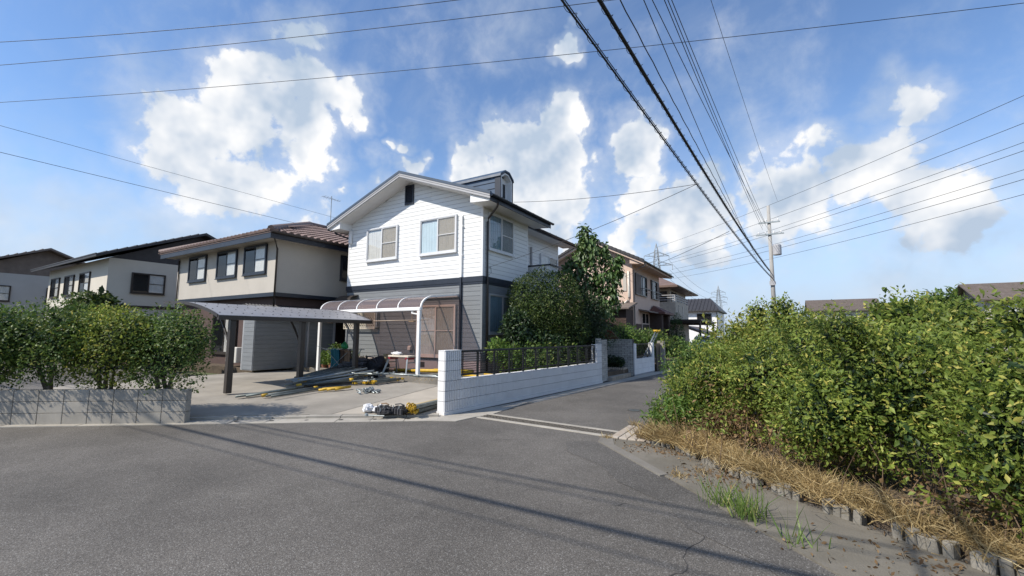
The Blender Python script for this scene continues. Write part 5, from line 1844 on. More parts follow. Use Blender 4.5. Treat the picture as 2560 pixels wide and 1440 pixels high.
# ================================================================== VEGETATION
LF_ROUND = leaf_mat("leaf_round_bush", (0.022, 0.048, 0.010), (0.080, 0.122, 0.023), (0.14, 0.165, 0.038), 0.20, .35)
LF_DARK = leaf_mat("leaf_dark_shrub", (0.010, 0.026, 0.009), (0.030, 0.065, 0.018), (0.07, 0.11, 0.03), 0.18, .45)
LF_TREE = leaf_mat("leaf_tall_tree", (0.028, 0.070, 0.018), (0.095, 0.165, 0.040), (0.17, 0.24, 0.07), 0.22, .6)
LF_LIGHT = leaf_mat("leaf_fresh", (0.055, 0.12, 0.020), (0.15, 0.24, 0.05), (0.28, 0.32, 0.08), 0.35)
LF_HEDGE = leaf_mat("leaf_hedge", (0.085, 0.135, 0.022), (0.23, 0.29, 0.055), (0.46, 0.42, 0.10), 0.36, .3)
LF_HEDGE2 = leaf_mat("leaf_hedge_dark", (0.035, 0.080, 0.016), (0.115, 0.185, 0.038), (0.26, 0.28, 0.08), 0.30, .35)
LF_GOLD = leaf_mat("leaf_gold", (0.14, 0.17, 0.03), (0.38, 0.36, 0.07), None, 0.35)
LF_CYP = leaf_mat("leaf_cypress", (0.012, 0.045, 0.010), (0.035, 0.095, 0.018), None, 0.2)
DRYG = leaf_mat("dry_grass", (0.20, 0.14, 0.06), (0.46, 0.35, 0.17), (0.55, 0.46, 0.26), 0.25, .2)
DRYL = leaf_mat("dry_leaves", (0.10, 0.06, 0.03), (0.30, 0.20, 0.10), None, 0.25, .2)
GREENG = leaf_mat("green_grass", (0.07, 0.13, 0.025), (0.22, 0.30, 0.08), (0.4, 0.36, 0.15), 0.3)


def branchy(parent, name, base, tips, r0, m=TRUNK, seed=0, wob=.05, fork=.25):
    r = random.Random(seed)
    b = MB()
    base = Vector(base)
    for t in tips:
        t = Vector(t)
        mid1 = base.lerp(t, .33) + Vector((r.gauss(0, wob), r.gauss(0, wob), r.gauss(0, wob) + fork * (t - base).length * .12))
        mid2 = base.lerp(t, .68) + Vector((r.gauss(0, wob), r.gauss(0, wob), r.gauss(0, wob) + fork * (t - base).length * .10))
        b.tube([base, mid1, mid2, t], [r0, r0 * .75, r0 * .5, r0 * .22], 7)
    return b.build(name, m, parent, smooth=True)


def shrub(name, label, base, blobs, n, size, m, seed, asp=.5, trunk_r=.05, droop=0, extra=None, group=None, cat="shrub", shell=.5, lump=.24, fill=True):
    t = thing(name, label, cat, base, group=group)
    tips = [tuple(Vector(b[0]) + Vector((0, 0, b[1][2] * .2))) for b in blobs[:6]]
    branchy(t, "trunk", base, tips, trunk_r, seed=seed)
    c = foliage("crown", blobs, n, size, m, t, asp=asp, droop=droop, seed=seed, shell=shell, lump=lump)
    tag(c, kind='stuff')
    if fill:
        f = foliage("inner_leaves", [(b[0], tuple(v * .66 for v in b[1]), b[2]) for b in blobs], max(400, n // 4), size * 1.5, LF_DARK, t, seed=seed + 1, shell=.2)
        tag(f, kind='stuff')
    if extra:
        for nm, bl, nn, sz, mm in extra:
            tag(foliage(nm, bl, nn, sz, mm, t, seed=seed + 5, asp=asp, shell=.5), kind='stuff')
    return t


# big round evergreen against the house
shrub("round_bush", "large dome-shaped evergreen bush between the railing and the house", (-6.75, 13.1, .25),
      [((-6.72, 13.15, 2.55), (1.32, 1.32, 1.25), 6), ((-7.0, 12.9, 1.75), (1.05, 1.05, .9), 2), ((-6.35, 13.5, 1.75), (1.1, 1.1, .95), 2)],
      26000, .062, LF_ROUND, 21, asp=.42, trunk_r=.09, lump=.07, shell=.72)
# glossy camellia-like shrub to its left and lower front
shrub("glossy_shrub", "dark glossy shrub leaning left of the dome bush, in front of the side window", (-6.9, 12.0, .25),
      [((-7.0, 11.95, 1.75), (.50, .5, .62), 3), ((-6.8, 12.3, 1.35), (.75, .7, .6), 3), ((-7.15, 11.7, 2.0), (.22, .22, .36), .6), ((-6.4, 12.6, 1.1), (.75, .75, .6), 3)],
      6000, .095, LF_DARK, 22, asp=.5, lump=.3)
shrub("low_shrub", "light green low shrub with pale leaves behind the left part of the railing", (-7.0, 11.1, .27),
      [((-7.15, 11.0, 1.05), (.34, .34, .32), 2), ((-6.85, 11.2, .85), (.4, .4, .36), 2), ((-7.2, 10.95, 1.25), (.16, .16, .2), .5), ((-6.75, 11.35, .6), (.45, .4, .32), 2)],
      2600, .10, LF_LIGHT, 23, asp=.38, lump=.32, fill=False)
shrub("garden_shrub", "low mixed shrub filling the middle of the railing below the dome bush", (-6.2, 11.9, .27),
      [((-6.3, 11.9, .85), (.55, .55, .45), 2), ((-5.95, 12.5, .8), (.5, .6, .5), 2), ((-6.1, 11.4, .7), (.4, .4, .35), 1.5), ((-5.85, 13.1, .8), (.5, .5, .5), 2)],
      5200, .085, LF_HEDGE2, 24, asp=.5, lump=.3)
# fine-leaved dark tree at the wall's end
shrub("feathery_tree", "dark fine-leaved bushy tree over the wall's far end beside the brick gateway", (-5.75, 14.2, .25),
      [((-5.75, 14.2, 2.05), (.75, .8, .95), 4), ((-5.6, 14.6, 1.6), (.85, .8, .75), 3), ((-6.0, 13.8, 1.6), (.8, .8, .8), 3), ((-5.6, 14.5, 2.7), (.4, .4, .5), 1)],
      11000, .075, LF_DARK, 25, asp=.22, trunk_r=.07, lump=.3)

# tall broad-leaved tree, its nearest leaves built one by one
tt = thing("tall_tree", "tall slender tree with big drooping glossy leaves rising over the garden", "tree", (-6.2, 15.6, .25))
branchy(tt, "trunk", (-6.2, 15.6, .25), [(-6.2, 15.6, 5.2), (-6.9, 15.5, 3.9), (-5.4, 15.7, 4.2), (-5.75, 15.9, 4.3), (-6.4, 15.2, 4.4), (-6.0, 15.4, 4.7)], .065, seed=31)
for k, (x, y, z) in enumerate(((-6.45, 15.3, 4.0), (-6.05, 15.25, 3.6), (-5.85, 15.3, 3.4))):
    MB().tube([(x, y, .27), (x + .02, y, z)], .014, 6).build("stake", STICK, tt)
TB = [((-6.22, 15.6, 5.45), (.22, .22, .45), 1.3), ((-6.05, 15.55, 4.95), (.40, .36, .40), 1.6), ((-5.85, 15.6, 4.5), (.60, .45, .42), 2.4), ((-6.4, 15.5, 4.45), (.42, .4, .45), 1.6),
      ((-6.8, 15.5, 3.95), (.36, .35, .55), 2.0), ((-6.2, 15.5, 3.75), (.65, .5, .5), 2.0), ((-5.15, 15.75, 4.0), (.34, .34, .48), 2.0), ((-5.45, 15.65, 3.5), (.62, .5, .48), 2.6),
      ((-5.35, 15.6, 2.9), (.55, .45, .45), 2.0), ((-6.4, 15.5, 3.1), (.7, .6, .5), 1.6), ((-5.35, 15.5, 2.45), (.40, .4, .35), 1.0), ((-5.85, 15.55, 5.2), (.12, .12, .28), .5), ((-5.45, 15.6, 4.75), (.16, .16, .26), .5),
      ((-4.95, 15.8, 4.35), (.12, .12, .24), .5)]
crown = tag(foliage("crown", TB, 2500, .185, LF_TREE, tt, asp=.46, droop=1.5, seed=33, shell=.35, lump=.3, fold=.5, jit=.22), kind='stuff')


def big_leaf():
    vs, fs = [], []
    prof = [(0, .0), (.18, .6), (.45, 1.0), (.75, .72), (1.0, .0)]
    for i, (t, w_) in enumerate(prof):
        z = -.22 * t * t
        vs += [(-.23 * w_, t, z + .10 * w_), (0, t, z), (.23 * w_, t, z + .10 * w_)]
        if i:
            k = 3 * i
            fs += [(k - 3, k - 2, k + 1, k), (k - 2, k - 1, k + 2, k + 1)]
    return MB().add(vs, fs).mesh("leaf", LF_TREE)


blm = big_leaf()
w_ = np.array([b[2] for b in TB])
w_ /= w_.sum()
crown_off = Vector((-6.2, 15.6, .25))
for i in range(300):
    bidx = rng.choice(len(TB), p=w_)
    c_, r_, _ = TB[bidx]
    d = Vector(rng.normal(size=3))
    d.y -= .8
    d.x += .3
    d.normalize()
    p = Vector((c_[0] + d.x * r_[0], c_[1] + d.y * r_[1], c_[2] + d.z * r_[2]))
    ax = (d * .7 + Vector((random.gauss(0, .4), random.gauss(0, .4), -1.0 + random.gauss(0, .35)))).normalized()
    nrm = (d + Vector((0, 0, .35))).normalized()
    sd = ax.cross(nrm).normalized()
    up = sd.cross(ax)
    M3 = Matrix((sd, ax, up)).transposed().to_4x4()
    s = random.uniform(.16, .25)
    o = bpy.data.objects.new("leaf", blm)
    COL.objects.link(o)
    o.parent = crown
    o.matrix_local = Matrix.Translation(p - crown_off) @ M3 @ Matrix.Scale(s, 4)

# planter bush, golden bush, cypress, hedge row by the pink house
shrub("planter_bush", "small dark clipped bush in the brick planter of the gateway", (-5.6, 16.4, .33), [((-5.55, 16.38, .56), (.48, .2, .20), 2), ((-5.2, 16.4, .54), (.22, .18, .18), 1)], 1500, .06, LF_DARK, 41, trunk_r=.02)
shrub("golden_bush", "rounded yellow-green bush behind the brick gateway wall", (-6.4, 20.2, .27), [((-6.4, 20.2, 1.35), (.95, .8, .75), 3), ((-5.9, 20.6, 1.2), (.7, .6, .55), 2)], 4200, .09, LF_LIGHT, 42)
shrub("side_bush", "green bush behind the short white wall with the railing", (-5.5, 21.5, .27), [((-5.5, 21.5, 1.2), (.8, .8, .7), 3), ((-5.1, 22.6, 1.1), (.7, .8, .65), 2)], 3600, .09, LF_HEDGE2, 43)
cy = thing("cypress", "narrow columnar cypress in front of the pink house's porch", "tree", (-5.55, 29.6, .1))
MB().tube([(-5.55, 29.6, .1), (-5.55, 29.6, 2.2)], .05, 6).build("trunk", TRUNK, cy)
tag(foliage("crown", [((-5.55, 29.6, 1.6), (.46, .46, 1.35), 3), ((-5.55, 29.6, .9), (.55, .55, .8), 2)], 4500, .09, LF_CYP, cy, asp=.3, seed=44, lump=.1), kind='stuff')
shrub("porch_shrub", "dense green shrub at the foot of the cypress by the pink house", (-5.3, 27.2, .1), [((-5.3, 27.2, .8), (.7, .9, .7), 3), ((-5.0, 28.4, .6), (.5, .7, .55), 2)], 2600, .09, LF_HEDGE2, 45)

# overgrown hedge on the right: several shrubs grown into each other
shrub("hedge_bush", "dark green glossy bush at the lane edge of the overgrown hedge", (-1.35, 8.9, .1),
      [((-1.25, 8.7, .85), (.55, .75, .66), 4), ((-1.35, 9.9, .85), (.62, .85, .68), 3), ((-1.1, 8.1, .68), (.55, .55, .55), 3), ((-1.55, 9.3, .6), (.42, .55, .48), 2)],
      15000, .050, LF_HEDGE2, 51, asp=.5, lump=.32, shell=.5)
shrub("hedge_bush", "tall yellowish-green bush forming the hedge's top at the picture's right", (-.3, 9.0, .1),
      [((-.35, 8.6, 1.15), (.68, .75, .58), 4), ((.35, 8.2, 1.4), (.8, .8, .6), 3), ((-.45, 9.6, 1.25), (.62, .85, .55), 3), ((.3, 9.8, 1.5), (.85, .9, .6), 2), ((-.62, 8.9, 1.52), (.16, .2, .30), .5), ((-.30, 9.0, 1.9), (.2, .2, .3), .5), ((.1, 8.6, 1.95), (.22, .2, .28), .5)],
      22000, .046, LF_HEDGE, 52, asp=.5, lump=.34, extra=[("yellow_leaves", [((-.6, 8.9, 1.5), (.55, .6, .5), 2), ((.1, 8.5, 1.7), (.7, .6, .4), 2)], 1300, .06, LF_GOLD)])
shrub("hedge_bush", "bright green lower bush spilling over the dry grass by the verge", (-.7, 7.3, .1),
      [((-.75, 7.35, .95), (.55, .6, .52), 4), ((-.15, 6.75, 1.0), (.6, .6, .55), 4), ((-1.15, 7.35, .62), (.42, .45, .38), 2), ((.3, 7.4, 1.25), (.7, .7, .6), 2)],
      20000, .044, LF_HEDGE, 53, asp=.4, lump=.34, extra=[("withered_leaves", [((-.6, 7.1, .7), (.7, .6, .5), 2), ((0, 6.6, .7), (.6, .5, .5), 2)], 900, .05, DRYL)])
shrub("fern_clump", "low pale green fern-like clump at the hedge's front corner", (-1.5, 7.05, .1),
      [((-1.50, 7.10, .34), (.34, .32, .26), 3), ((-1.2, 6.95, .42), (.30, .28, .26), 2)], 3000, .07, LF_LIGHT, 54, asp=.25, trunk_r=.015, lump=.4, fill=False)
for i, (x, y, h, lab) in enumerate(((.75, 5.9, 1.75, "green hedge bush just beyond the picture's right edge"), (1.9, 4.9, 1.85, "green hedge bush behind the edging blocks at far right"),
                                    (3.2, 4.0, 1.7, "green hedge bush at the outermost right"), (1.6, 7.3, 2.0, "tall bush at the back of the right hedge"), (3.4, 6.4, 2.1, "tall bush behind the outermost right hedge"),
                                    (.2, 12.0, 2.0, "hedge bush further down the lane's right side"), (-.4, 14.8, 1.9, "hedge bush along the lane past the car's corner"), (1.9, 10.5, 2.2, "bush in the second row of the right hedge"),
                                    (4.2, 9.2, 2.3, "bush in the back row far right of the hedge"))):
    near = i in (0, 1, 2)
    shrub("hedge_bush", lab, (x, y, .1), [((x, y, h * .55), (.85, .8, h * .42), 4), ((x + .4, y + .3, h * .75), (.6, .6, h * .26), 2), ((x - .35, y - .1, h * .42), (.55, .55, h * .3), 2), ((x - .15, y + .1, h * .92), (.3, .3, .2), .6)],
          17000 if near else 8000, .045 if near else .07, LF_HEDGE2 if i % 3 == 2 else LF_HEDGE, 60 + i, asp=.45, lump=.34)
# dead and dry growth low in the hedge
for i, (x, y, lab) in enumerate(((-.75, 6.75, "brown withered undergrowth below the bright hedge bush"), (.25, 6.0, "brown withered undergrowth at the hedge foot near the frame edge"), (1.5, 4.9, "brown withered undergrowth under the right hedge"), (2.9, 3.8, "brown withered undergrowth under the outermost hedge"))):
    t = thing("dead_undergrowth", lab, "undergrowth", (x, y, .1), group="withered undergrowth at the hedge foot")
    r5 = random.Random(i)
    tw = MB()
    for k in range(40):
        a_ = Vector((x + r5.gauss(0, .45), y + r5.gauss(0, .32), .1))
        b_ = a_ + Vector((r5.gauss(0, .16), r5.gauss(0, .16), r5.uniform(.25, .6)))
        tw.tube([a_, a_.lerp(b_, .5) + Vector((r5.gauss(0, .04), r5.gauss(0, .04), .02)), b_], [.006, .004, .002], 4)
    tag(tw.build("twigs", mat("dead_twig", (0.16, 0.11, 0.07), .9, .3, 9.0), t), kind='stuff')
    tag(foliage("dead_leaves", [((x, y, .32), (.7, .5, .26), 3), ((x + .3, y - .1, .5), (.5, .4, .25), 1)], 1700, .042, DRYL, t, seed=900 + i, shell=.2, lump=.3), kind='stuff')
    tag(foliage("green_sprigs", [((x, y, .40), (.7, .5, .26), 3)], 700, .045, LF_HEDGE, t, seed=950 + i, shell=.3, lump=.4), kind='stuff')
# long loose shoots standing out of the hedge
sh = thing("hedge_shoots", "loose arching shoots sticking out of the hedge over the lane", "shoots", (-1.7, 8.8, .1))
r_ = random.Random(9)
for i in range(16):
    b0 = Vector((r_.uniform(-1.9, -.2), r_.uniform(8.0, 9.6), r_.uniform(.6, 1.7)))
    tip = b0 + Vector((r_.uniform(-.45, .05), r_.uniform(-.35, .1), r_.uniform(.1, .5)))
    st = MB().tube([b0, b0.lerp(tip, .5) + Vector((0, 0, .06)), tip], [.006, .005, .003], 5).build("stem", TRUNK, sh)
    f = foliage("leaves", [(tuple(b0.lerp(tip, t)), (.06, .06, .05), 1) for t in (.35, .5, .65, .8, .95)], 36, .055, LF_HEDGE, st, seed=700 + i, shell=.2)
    tag(f, kind='stuff')

# dry grass at the hedge's foot, fresh tufts on the verge
gl = []
for a, c in zip(line[:-1], line[1:]):
    for k in range(8):
        t = k / 8
        gl.append((a[0] + (c[0] - a[0]) * t + .12, a[1] + (c[1] - a[1]) * t + .13, .10, 1.0))
tag(grass("dry_grass", gl, 11000, .26, DRYG, 1, .13, .003, 1.15), "dry straw-coloured grass hanging over the edging blocks", "grass", kind='stuff')
tag(grass("dry_grass", [(-1.62, 6.75, .08, 1), (-1.35, 6.62, .09, 1.4), (-1.1, 6.5, .1, 1.4), (-.85, 6.25, .1, 1)], 2600, .32, DRYG, 2, .13, .004, 1.1), "thick tuft of bleached grass beside the slab cover", "grass", kind='stuff')
tag(grass("weeds", [(-.52, 4.62, .016, 2), (-.30, 4.42, .016, 2.5), (.05, 4.05, .016, .4), (.9, 3.15, .016, .4)], 230, .26, GREENG, 3, .065, .004, .38), "green grass tuft growing on the right verge", "grass", kind='stuff')
tag(grass("weeds", [(-1.02, 5.25, .016, 1), (-2.3, 6.55, .01, 1.3), (-2.2, 7.75, .01, .8), (-2.05, 8.3, .01, .8), (-.8, 5.5, .02, .6)], 260, .10, DRYG, 4, .05, .003, .7), "scattered small weeds in the verge's cracks", "grass", kind='stuff')
tag(foliage("leaf_litter", [((-1.3, 6.2, .02), (.8, .35, .012), 3), ((-.5, 5.5, .02), (.7, .55, .012), 4), ((.8, 4.2, .02), (1.0, .6, .01), 2)], 1500, .032, DRYL, None, seed=5, shell=.05, out=0), "withered leaves and straw littered along the verge", "litter", kind='stuff')
tag(grass("bed_weeds", [(-14.6, 10.2, .27, 1), (-13.6, 10.3, .27, 1), (-12.6, 10.3, .27, 1), (-11.4, 10.4, .27, 1), (-10.0, 9.5, .34, .3), (-8.4, 9.35, .3, .5)], 700, .12, DRYG, 6, .3, .004, .8), "thin dry weeds in the bed by the house", "grass", kind='stuff')

# ================================================================== LEFT OF THE PICTURE: hedge on a low wall, further houses
hw = thing("boundary_wall", "low grey block wall under the clipped hedge at far left", "wall", (-9.3, 3.6, 0))
ba, bb_ = Vector((-9.0, 3.75)), Vector((-15.5, -1.0))
dirw = (bb_ - ba).normalized()
blk = MB().cbox(.004, .396, -.075, .075, .003, .192, .005).mesh("block", KERB)
for r in range(3):
    for k in range(20):
        p = ba + dirw * (k * .4)
        link("block", blk, hw, (p.x + 9.3, p.y - 3.6, r * .195), (0, 0, math.atan2(dirw.y, dirw.x)))
nrm_ = Vector((-dirw.y, dirw.x))
for i in range(6):
    p = ba + dirw * (.6 + i * .98) + Vector((-.30, .38)) * .5
    shrub("clipped_hedge", ["clipped hedge shrub nearest the driveway at left", "second clipped hedge shrub from the driveway", "third clipped hedge shrub from the driveway", "fourth clipped hedge shrub from the driveway",
                            "fifth clipped hedge shrub from the driveway", "last clipped hedge shrub at the left edge"][i], (p.x, p.y, 0),
          [((p.x, p.y, 1.25 + .06 * (i % 3)), (.92, .58, .78 + .06 * (i % 2)), 4), ((p.x + .35, p.y + .1, 1.5), (.5, .45, .5), 2), ((p.x - .4, p.y - .2, 1.45), (.5, .45, .45), 2)], 9000, .05, LF_HEDGE if i % 3 == 1 else LF_HEDGE2, 80 + i, lump=.24, shell=.62, group="clipped hedge at the left")


def plain_house(name, label, x0, x1, y0, y1, wall_m, roof_m, ez, seed):
    h = thing(name, label, "house", ((x0 + x1) / 2, (y0 + y1) / 2, .1))
    r = random.Random(seed)
    MB().box(x0, x1, y0, y1, .1, ez).build("wall", wall_m, h)
    rm = (y0 + y1) / 2
    o_ = .7
    rzz = ez + (rm - y0) * .45
    ro = MB().prism([(y0 - o_, ez - .10), (y0 - o_, ez + .02), (rm, rzz + .2), (y1 + o_, ez + .02), (y1 + o_, ez - .10), (rm, rzz + .06)], 'x', x0 - o_, x1 + o_).prism([(y0, ez), (y1, ez), (rm, rzz + .05)], 'x', x0 + .01, x1 - .01).build("roof", roof_m, h)
    for i in range(12):
        t = i / 12
        MB().bar((x0 - o_, y0 - o_ + (rm - y0 + o_) * t, ez + .04 + (rzz + .18 - ez) * t), (x1 + o_, y0 - o_ + (rm - y0 + o_) * t, ez + .04 + (rzz + .18 - ez) * t), .05, .05).build("tile_course", roof_m, ro)
    x = x0 + .8
    while x < x1 - 1.8:
        window(h, (x, y0 - .001, 3.7), 'x', 1.5, 1.1, frame=BROWN_ALU, panes=(DARKGLASS, GLASS), curts=(CURT_P, CURT_W), seed=int(x * 3))
        if r.random() < .8:
            window(h, (x, y0 - .001, 1.0), 'x', 1.6, 1.3, frame=BROWN_ALU, panes=(DARKGLASS, DARKGLASS), curts=(CURT_P, CURT_P), seed=int(x * 5))
        x += 2.6
    y = y0 + 1.0
    while y < y1 - 2:
        window(h, (x1 + .001, y, 3.7), 'y', 1.4, 1.0, frame=BROWN_ALU, panes=(DARKGLASS, GLASS), curts=(CURT_P, CURT_W), seed=int(y * 3))
        y += 3.2
    MB().box(x0 - .03, x1 + .03, y0 - .03, y1, 2.85, 3.0).build("belt_course", BROWN_ALU, h)
    return h


plain_house("neighbour_house", "cream house with grey roof, second from the left edge", -39, -29, 8, 16, mat("cream_render", (0.60, 0.56, 0.48), .85, .05, 1.0, grime=.1), TILE_D, 5.4, 1)
plain_house("neighbour_house", "grey house with brown roof at the far left edge", -56, -45, 5, 13, mat("greyish_render", (0.42, 0.42, 0.41), .85, .05, 1.0, grime=.1), TILE_B, 5.6, 2)
plain_house("neighbour_house", "ochre house with dark roof standing behind the left neighbour", -46, -33, 26, 34, mat("ochre_render", (0.50, 0.40, 0.28), .85, .05, 1.0, grime=.1), TILE_D, 5.6, 3)
plain_house("neighbour_house", "small tan house far beyond the right hedge", 18, 27, 62, 70, BEIGE, TILE_B, 5.2, 4)
plain_house("neighbour_house", "small grey-roofed house far right beyond the hedge", 34, 44, 58, 66, WHITE, TILE_D, 5.4, 5)
plain_house("neighbour_house", "distant pale house beyond the utility pole", 5, 13, 84, 92, MATS["cream_render"], TILE_B, 5.4, 6)
for i, (x, y, h, lab) in enumerate(((-26.5, 7.0, 3.6, "round garden tree left of the beige neighbour house"), (-32, 3.5, 3.0, "garden tree in front of the cream house"), (-42, 3.0, 3.8, "garden tree near the far left edge"),
                                    (-18.6, 7.4, 1.7, "low garden shrub before the beige neighbour house"), (-21.5, 7.2, 1.5, "low rounded shrub before the neighbour's door"),
                                    (14, 58, 6, "distant tree right of the utility pole"), (30, 57, 7, "distant tree between the far right houses"), (50, 70, 8, "distant tree at the far right"))):
    shrub("garden_tree", lab, (x, y, .2), [((x, y, h * .65), (h * .34, h * .34, h * .33), 4), ((x + h * .16, y - h * .1, h * .5), (h * .26, h * .26, h * .25), 2), ((x - h * .18, y, h * .52), (h * .26, h * .26, h * .25), 2)],
          5500, .035 * h + .06 if y < 20 else .35, LF_HEDGE2 if i % 2 else LF_ROUND, 90 + i, cat="tree", trunk_r=.03 * h, lump=.3)


# ================================================================== THINGS LYING ABOUT
def pipe(name, label, a, c, r, m, group, cat="pipe", ends=None, er=1.5):
    a, c = Vector(a), Vector(c)
    t = thing(name, label, cat, a, group=group)
    MB().tube([a, c], r, 8).build("tube", m, t, smooth=True)
    if ends:
        d = (c - a).normalized()
        MB().tube([a, a + d * .12], r * er, 8).build("end_fitting", ends, t, smooth=True)
        MB().tube([c - d * .10, c], r * er, 8).build("end_fitting", ends, t, smooth=True)
    return t


rp = random.Random(77)
# long bundle beside the carport posts
for i in range(21):
    x = -11.0 + (i % 7) * .085 - .35
    z = .225 + (i // 7) * .07
    pipe("scaffold_pipe", "long dark scaffold pipe in the bundle beside the carport posts", (x + rp.gauss(0, .03), 7.3 + rp.gauss(0, .08), z), (x - .75 + rp.gauss(0, .05), 9.85 + rp.gauss(0, .1), z + .20 + .03 * (i % 3)), .033, OLDSTEEL,
         "dark scaffold pipes beside the carport", ends=YELLOW if i % 3 == 0 else None)
for i in range(20):
    a = (-10.75 + rp.uniform(-.15, .35), 6.85 + rp.uniform(-.2, .2), .22 + rp.uniform(0, .16))
    pipe("scaffold_pipe", "dark scaffold pipe in the loose front heap on the driveway", a, (a[0] + rp.uniform(.05, .75), a[1] + rp.uniform(1.2, 1.9), .28 + rp.uniform(0, .34)), .030, OLDSTEEL if i % 3 else GALV, "loose scaffold pipes in the front heap",
         ends=YELLOW if i % 5 == 1 else None)
for i in range(6):
    a = (-9.75 + rp.uniform(-.2, .2) - .12 * i, 5.6 + rp.uniform(-.2, .2) - .1 * i, .16 + rp.uniform(0, .05))
    pipe("scaffold_pipe", "dark pipe at the heap's near end by the picture's left edge", a, (a[0] - .05 + rp.uniform(-.1, .2), a[1] + 1.35, .20 + rp.uniform(0, .06)), .024, OLDSTEEL, "pipes at the heap's near end", ends=YELLOW if i == 2 else None)


# folding frame braces lying on top
def brace(label, p, ang, ln, group):
    t = thing("scaffold_brace", label, "brace", p, ang, group=group)
    MB().tube([(0, 0, 0), (ln, 0, .05)], .020, 6).build("bar", OLDSTEEL, t, world=False)
    MB().tube([(0, .18, .03), (ln * .9, -.05, .02)], .015, 6).build("bar", GALV, t, world=False)
    MB().tube([(ln * .1, -.02, .02), (ln * .18, .24, .05)], .013, 6).build("bar", OLDSTEEL, t, world=False)
    MB().tube([(ln * .85, -.08, .06), (ln * .92, .2, .05)], .013, 6).build("bar", OLDSTEEL, t, world=False)
    MB().lathe([(.03, -.02), (.035, 0), (.03, .03)], (ln, 0, .05), 8).build("coupler", GALV, t, world=False)


for i in range(8):
    brace("tangled grey scaffold brace on the heap's right end", (-10.25 + rp.uniform(-.25, .35), 7.65 + rp.uniform(-.3, .5), .25 + .03 * i), RD(60 + rp.uniform(-35, 35)), rp.uniform(.7, 1.1), "tangled scaffold braces")
for i in range(5):
    a = (-9.62 + .05 * i, 6.75 + .08 * i, .20 + .02 * (i % 2))
    pipe("yellow_bracket", "short yellow bracket lying along the heap's front edge", a, (a[0] + .10 + rp.uniform(-.05, .1), a[1] + .42, .23), .030, YELLOW, "yellow brackets along the heap")
for i in range(6):
    a = (-9.85 + .09 * i, 8.05 + rp.uniform(-.1, .1) + .05 * i, .22 + .05 * (i % 2))
    t = thing("scaffold_plank", "narrow grey plank with yellow ends by the patio edge", "plank", a, RD(84 + rp.uniform(-8, 8)), group="narrow planks by the patio edge")
    MB().box(.08, .92, -.035, .035, 0, .045).build("board", OLDSTEEL if i % 2 else GALV, t, world=False)
    for x in (0, .92):
        MB().tube([(x, -.05, .02), (x + .08, -.05, .02)], .024, 8).tube([(x, .05, .02), (x + .08, .05, .02)], .024, 8).bar((x + .04, -.05, .02), (x + .04, .05, .02), .05).build("end_fitting", YELLOW, t, world=False)
# dark mesh sheets and a black bag
ts = thing("folded_sheets", "folded dark grey mesh sheets piled on the pipe bundle", "sheets", (-11.75, 9.3, .2))
for i in range(6):
    MB().lump((-11.75 + .06 * i, 9.25 + .03 * i, .40 + .065 * i), (.66 - .05 * i, .46 - .03 * i, .085), seed=i, amp=.22, sub=3, flat=-.06).build("sheet", TARP, ts, smooth=True)
bg = thing("black_bag", "bulky black bag slumped behind the pipe heap", "bag", (-11.0, 9.75, .2))
MB().lump((-11.0, 9.75, .48), (.42, .36, .34), seed=5, amp=.28, sub=4, freq=1.8, flat=-.27).build("body", BLACKBAG, bg, smooth=True)
MB().tube([(-11.25, 9.55, .62), (-11.1, 9.45, .86), (-10.9, 9.5, .84), (-10.78, 9.6, .62)], .022, 6).build("strap", TARP, bg, smooth=True)
MB().lump((-11.28, 9.55, .52), (.25, .22, .26), seed=8, amp=.25, sub=3).build("flap", TARP, bg, smooth=True)
# steel clamps
cl = MB()
cl.tube([(-.045, 0, .02), (.045, 0, .03)], .013, 6).tube([(-.04, -.03, .015), (-.035, .035, .03)], .011, 6).tube([(.03, -.035, .02), (.045, .03, .015)], .010, 6).bar((-.02, 0, .035), (.02, .01, .05), .022)
cl_me = cl.mesh("clamp", GALV)
for i in range(34):
    rr_ = abs(rp.gauss(0, .16))
    th = rp.uniform(0, 6.28)
    p = (-8.62 + rr_ * 1.2 * math.cos(th), 7.45 + rr_ * math.sin(th), drive_z(-8.6, 7.4) + max(0, .11 - rr_ * .45) * rp.random())
    o = link("clamp", cl_me, None, p, (rp.uniform(-.6, .6), rp.uniform(-.6, .6), rp.uniform(0, 6.28)), (1.2, 1.2, 1.2))
    tag(o, "shiny steel clamp in the small loose pile on the driveway", "clamp", "steel clamps in a pile")

# patio: yellow pipes, grey pipes, step platform
for a, c, r, m, lab in (((-10.7, 10.25, .40), (-8.2, 11.1, .40), .055, YELLOW, "thick yellow pipe lying along the house foundation"), ((-9.6, 10.9, .40), (-8.3, 11.3, .40), .05, YELLOW, "second yellow pipe behind the thick one on the patio"),
                        ((-10.25, 9.42, .37), (-9.05, 9.5, .37), .028, GALV, "grey pipe at the patio's left front edge"), ((-9.0, 9.55, .37), (-7.7, 9.95, .37), .028, GALV, "grey pipe right of the patio post"),
                        ((-8.9, 9.42, .37), (-7.6, 9.55, .37), .028, GALV, "front grey pipe right of the patio post"), ((-8.6, 9.75, .40), (-7.4, 9.5, .40), .028, OLDSTEEL, "dark pipe crossing the grey ones on the patio"),
                        ((-9.9, 9.75, .37), (-8.8, 9.35, .37), .025, OLDSTEEL, "dark pipe crossing under the step platform"), ((-8.2, 10.3, .37), (-6.6, 10.4, .37), .03, YELLOW, "yellow pipe behind the white end pier"),
                        ((-7.6, 10.9, .37), (-5.9, 10.6, .37), .03, YELLOW, "yellow pipe seen through the railing's left end"), ((-6.6, 9.9, .37), (-5.9, 11.0, .37), .03, GALV, "grey pipe seen through the railing's left end")):
    pipe("scaffold_pipe", lab, a, c, r, m, None)
stp = thing("step_platform", "aluminium step platform with splayed legs standing on the patio", "step platform", (-9.95, 9.8, .34))
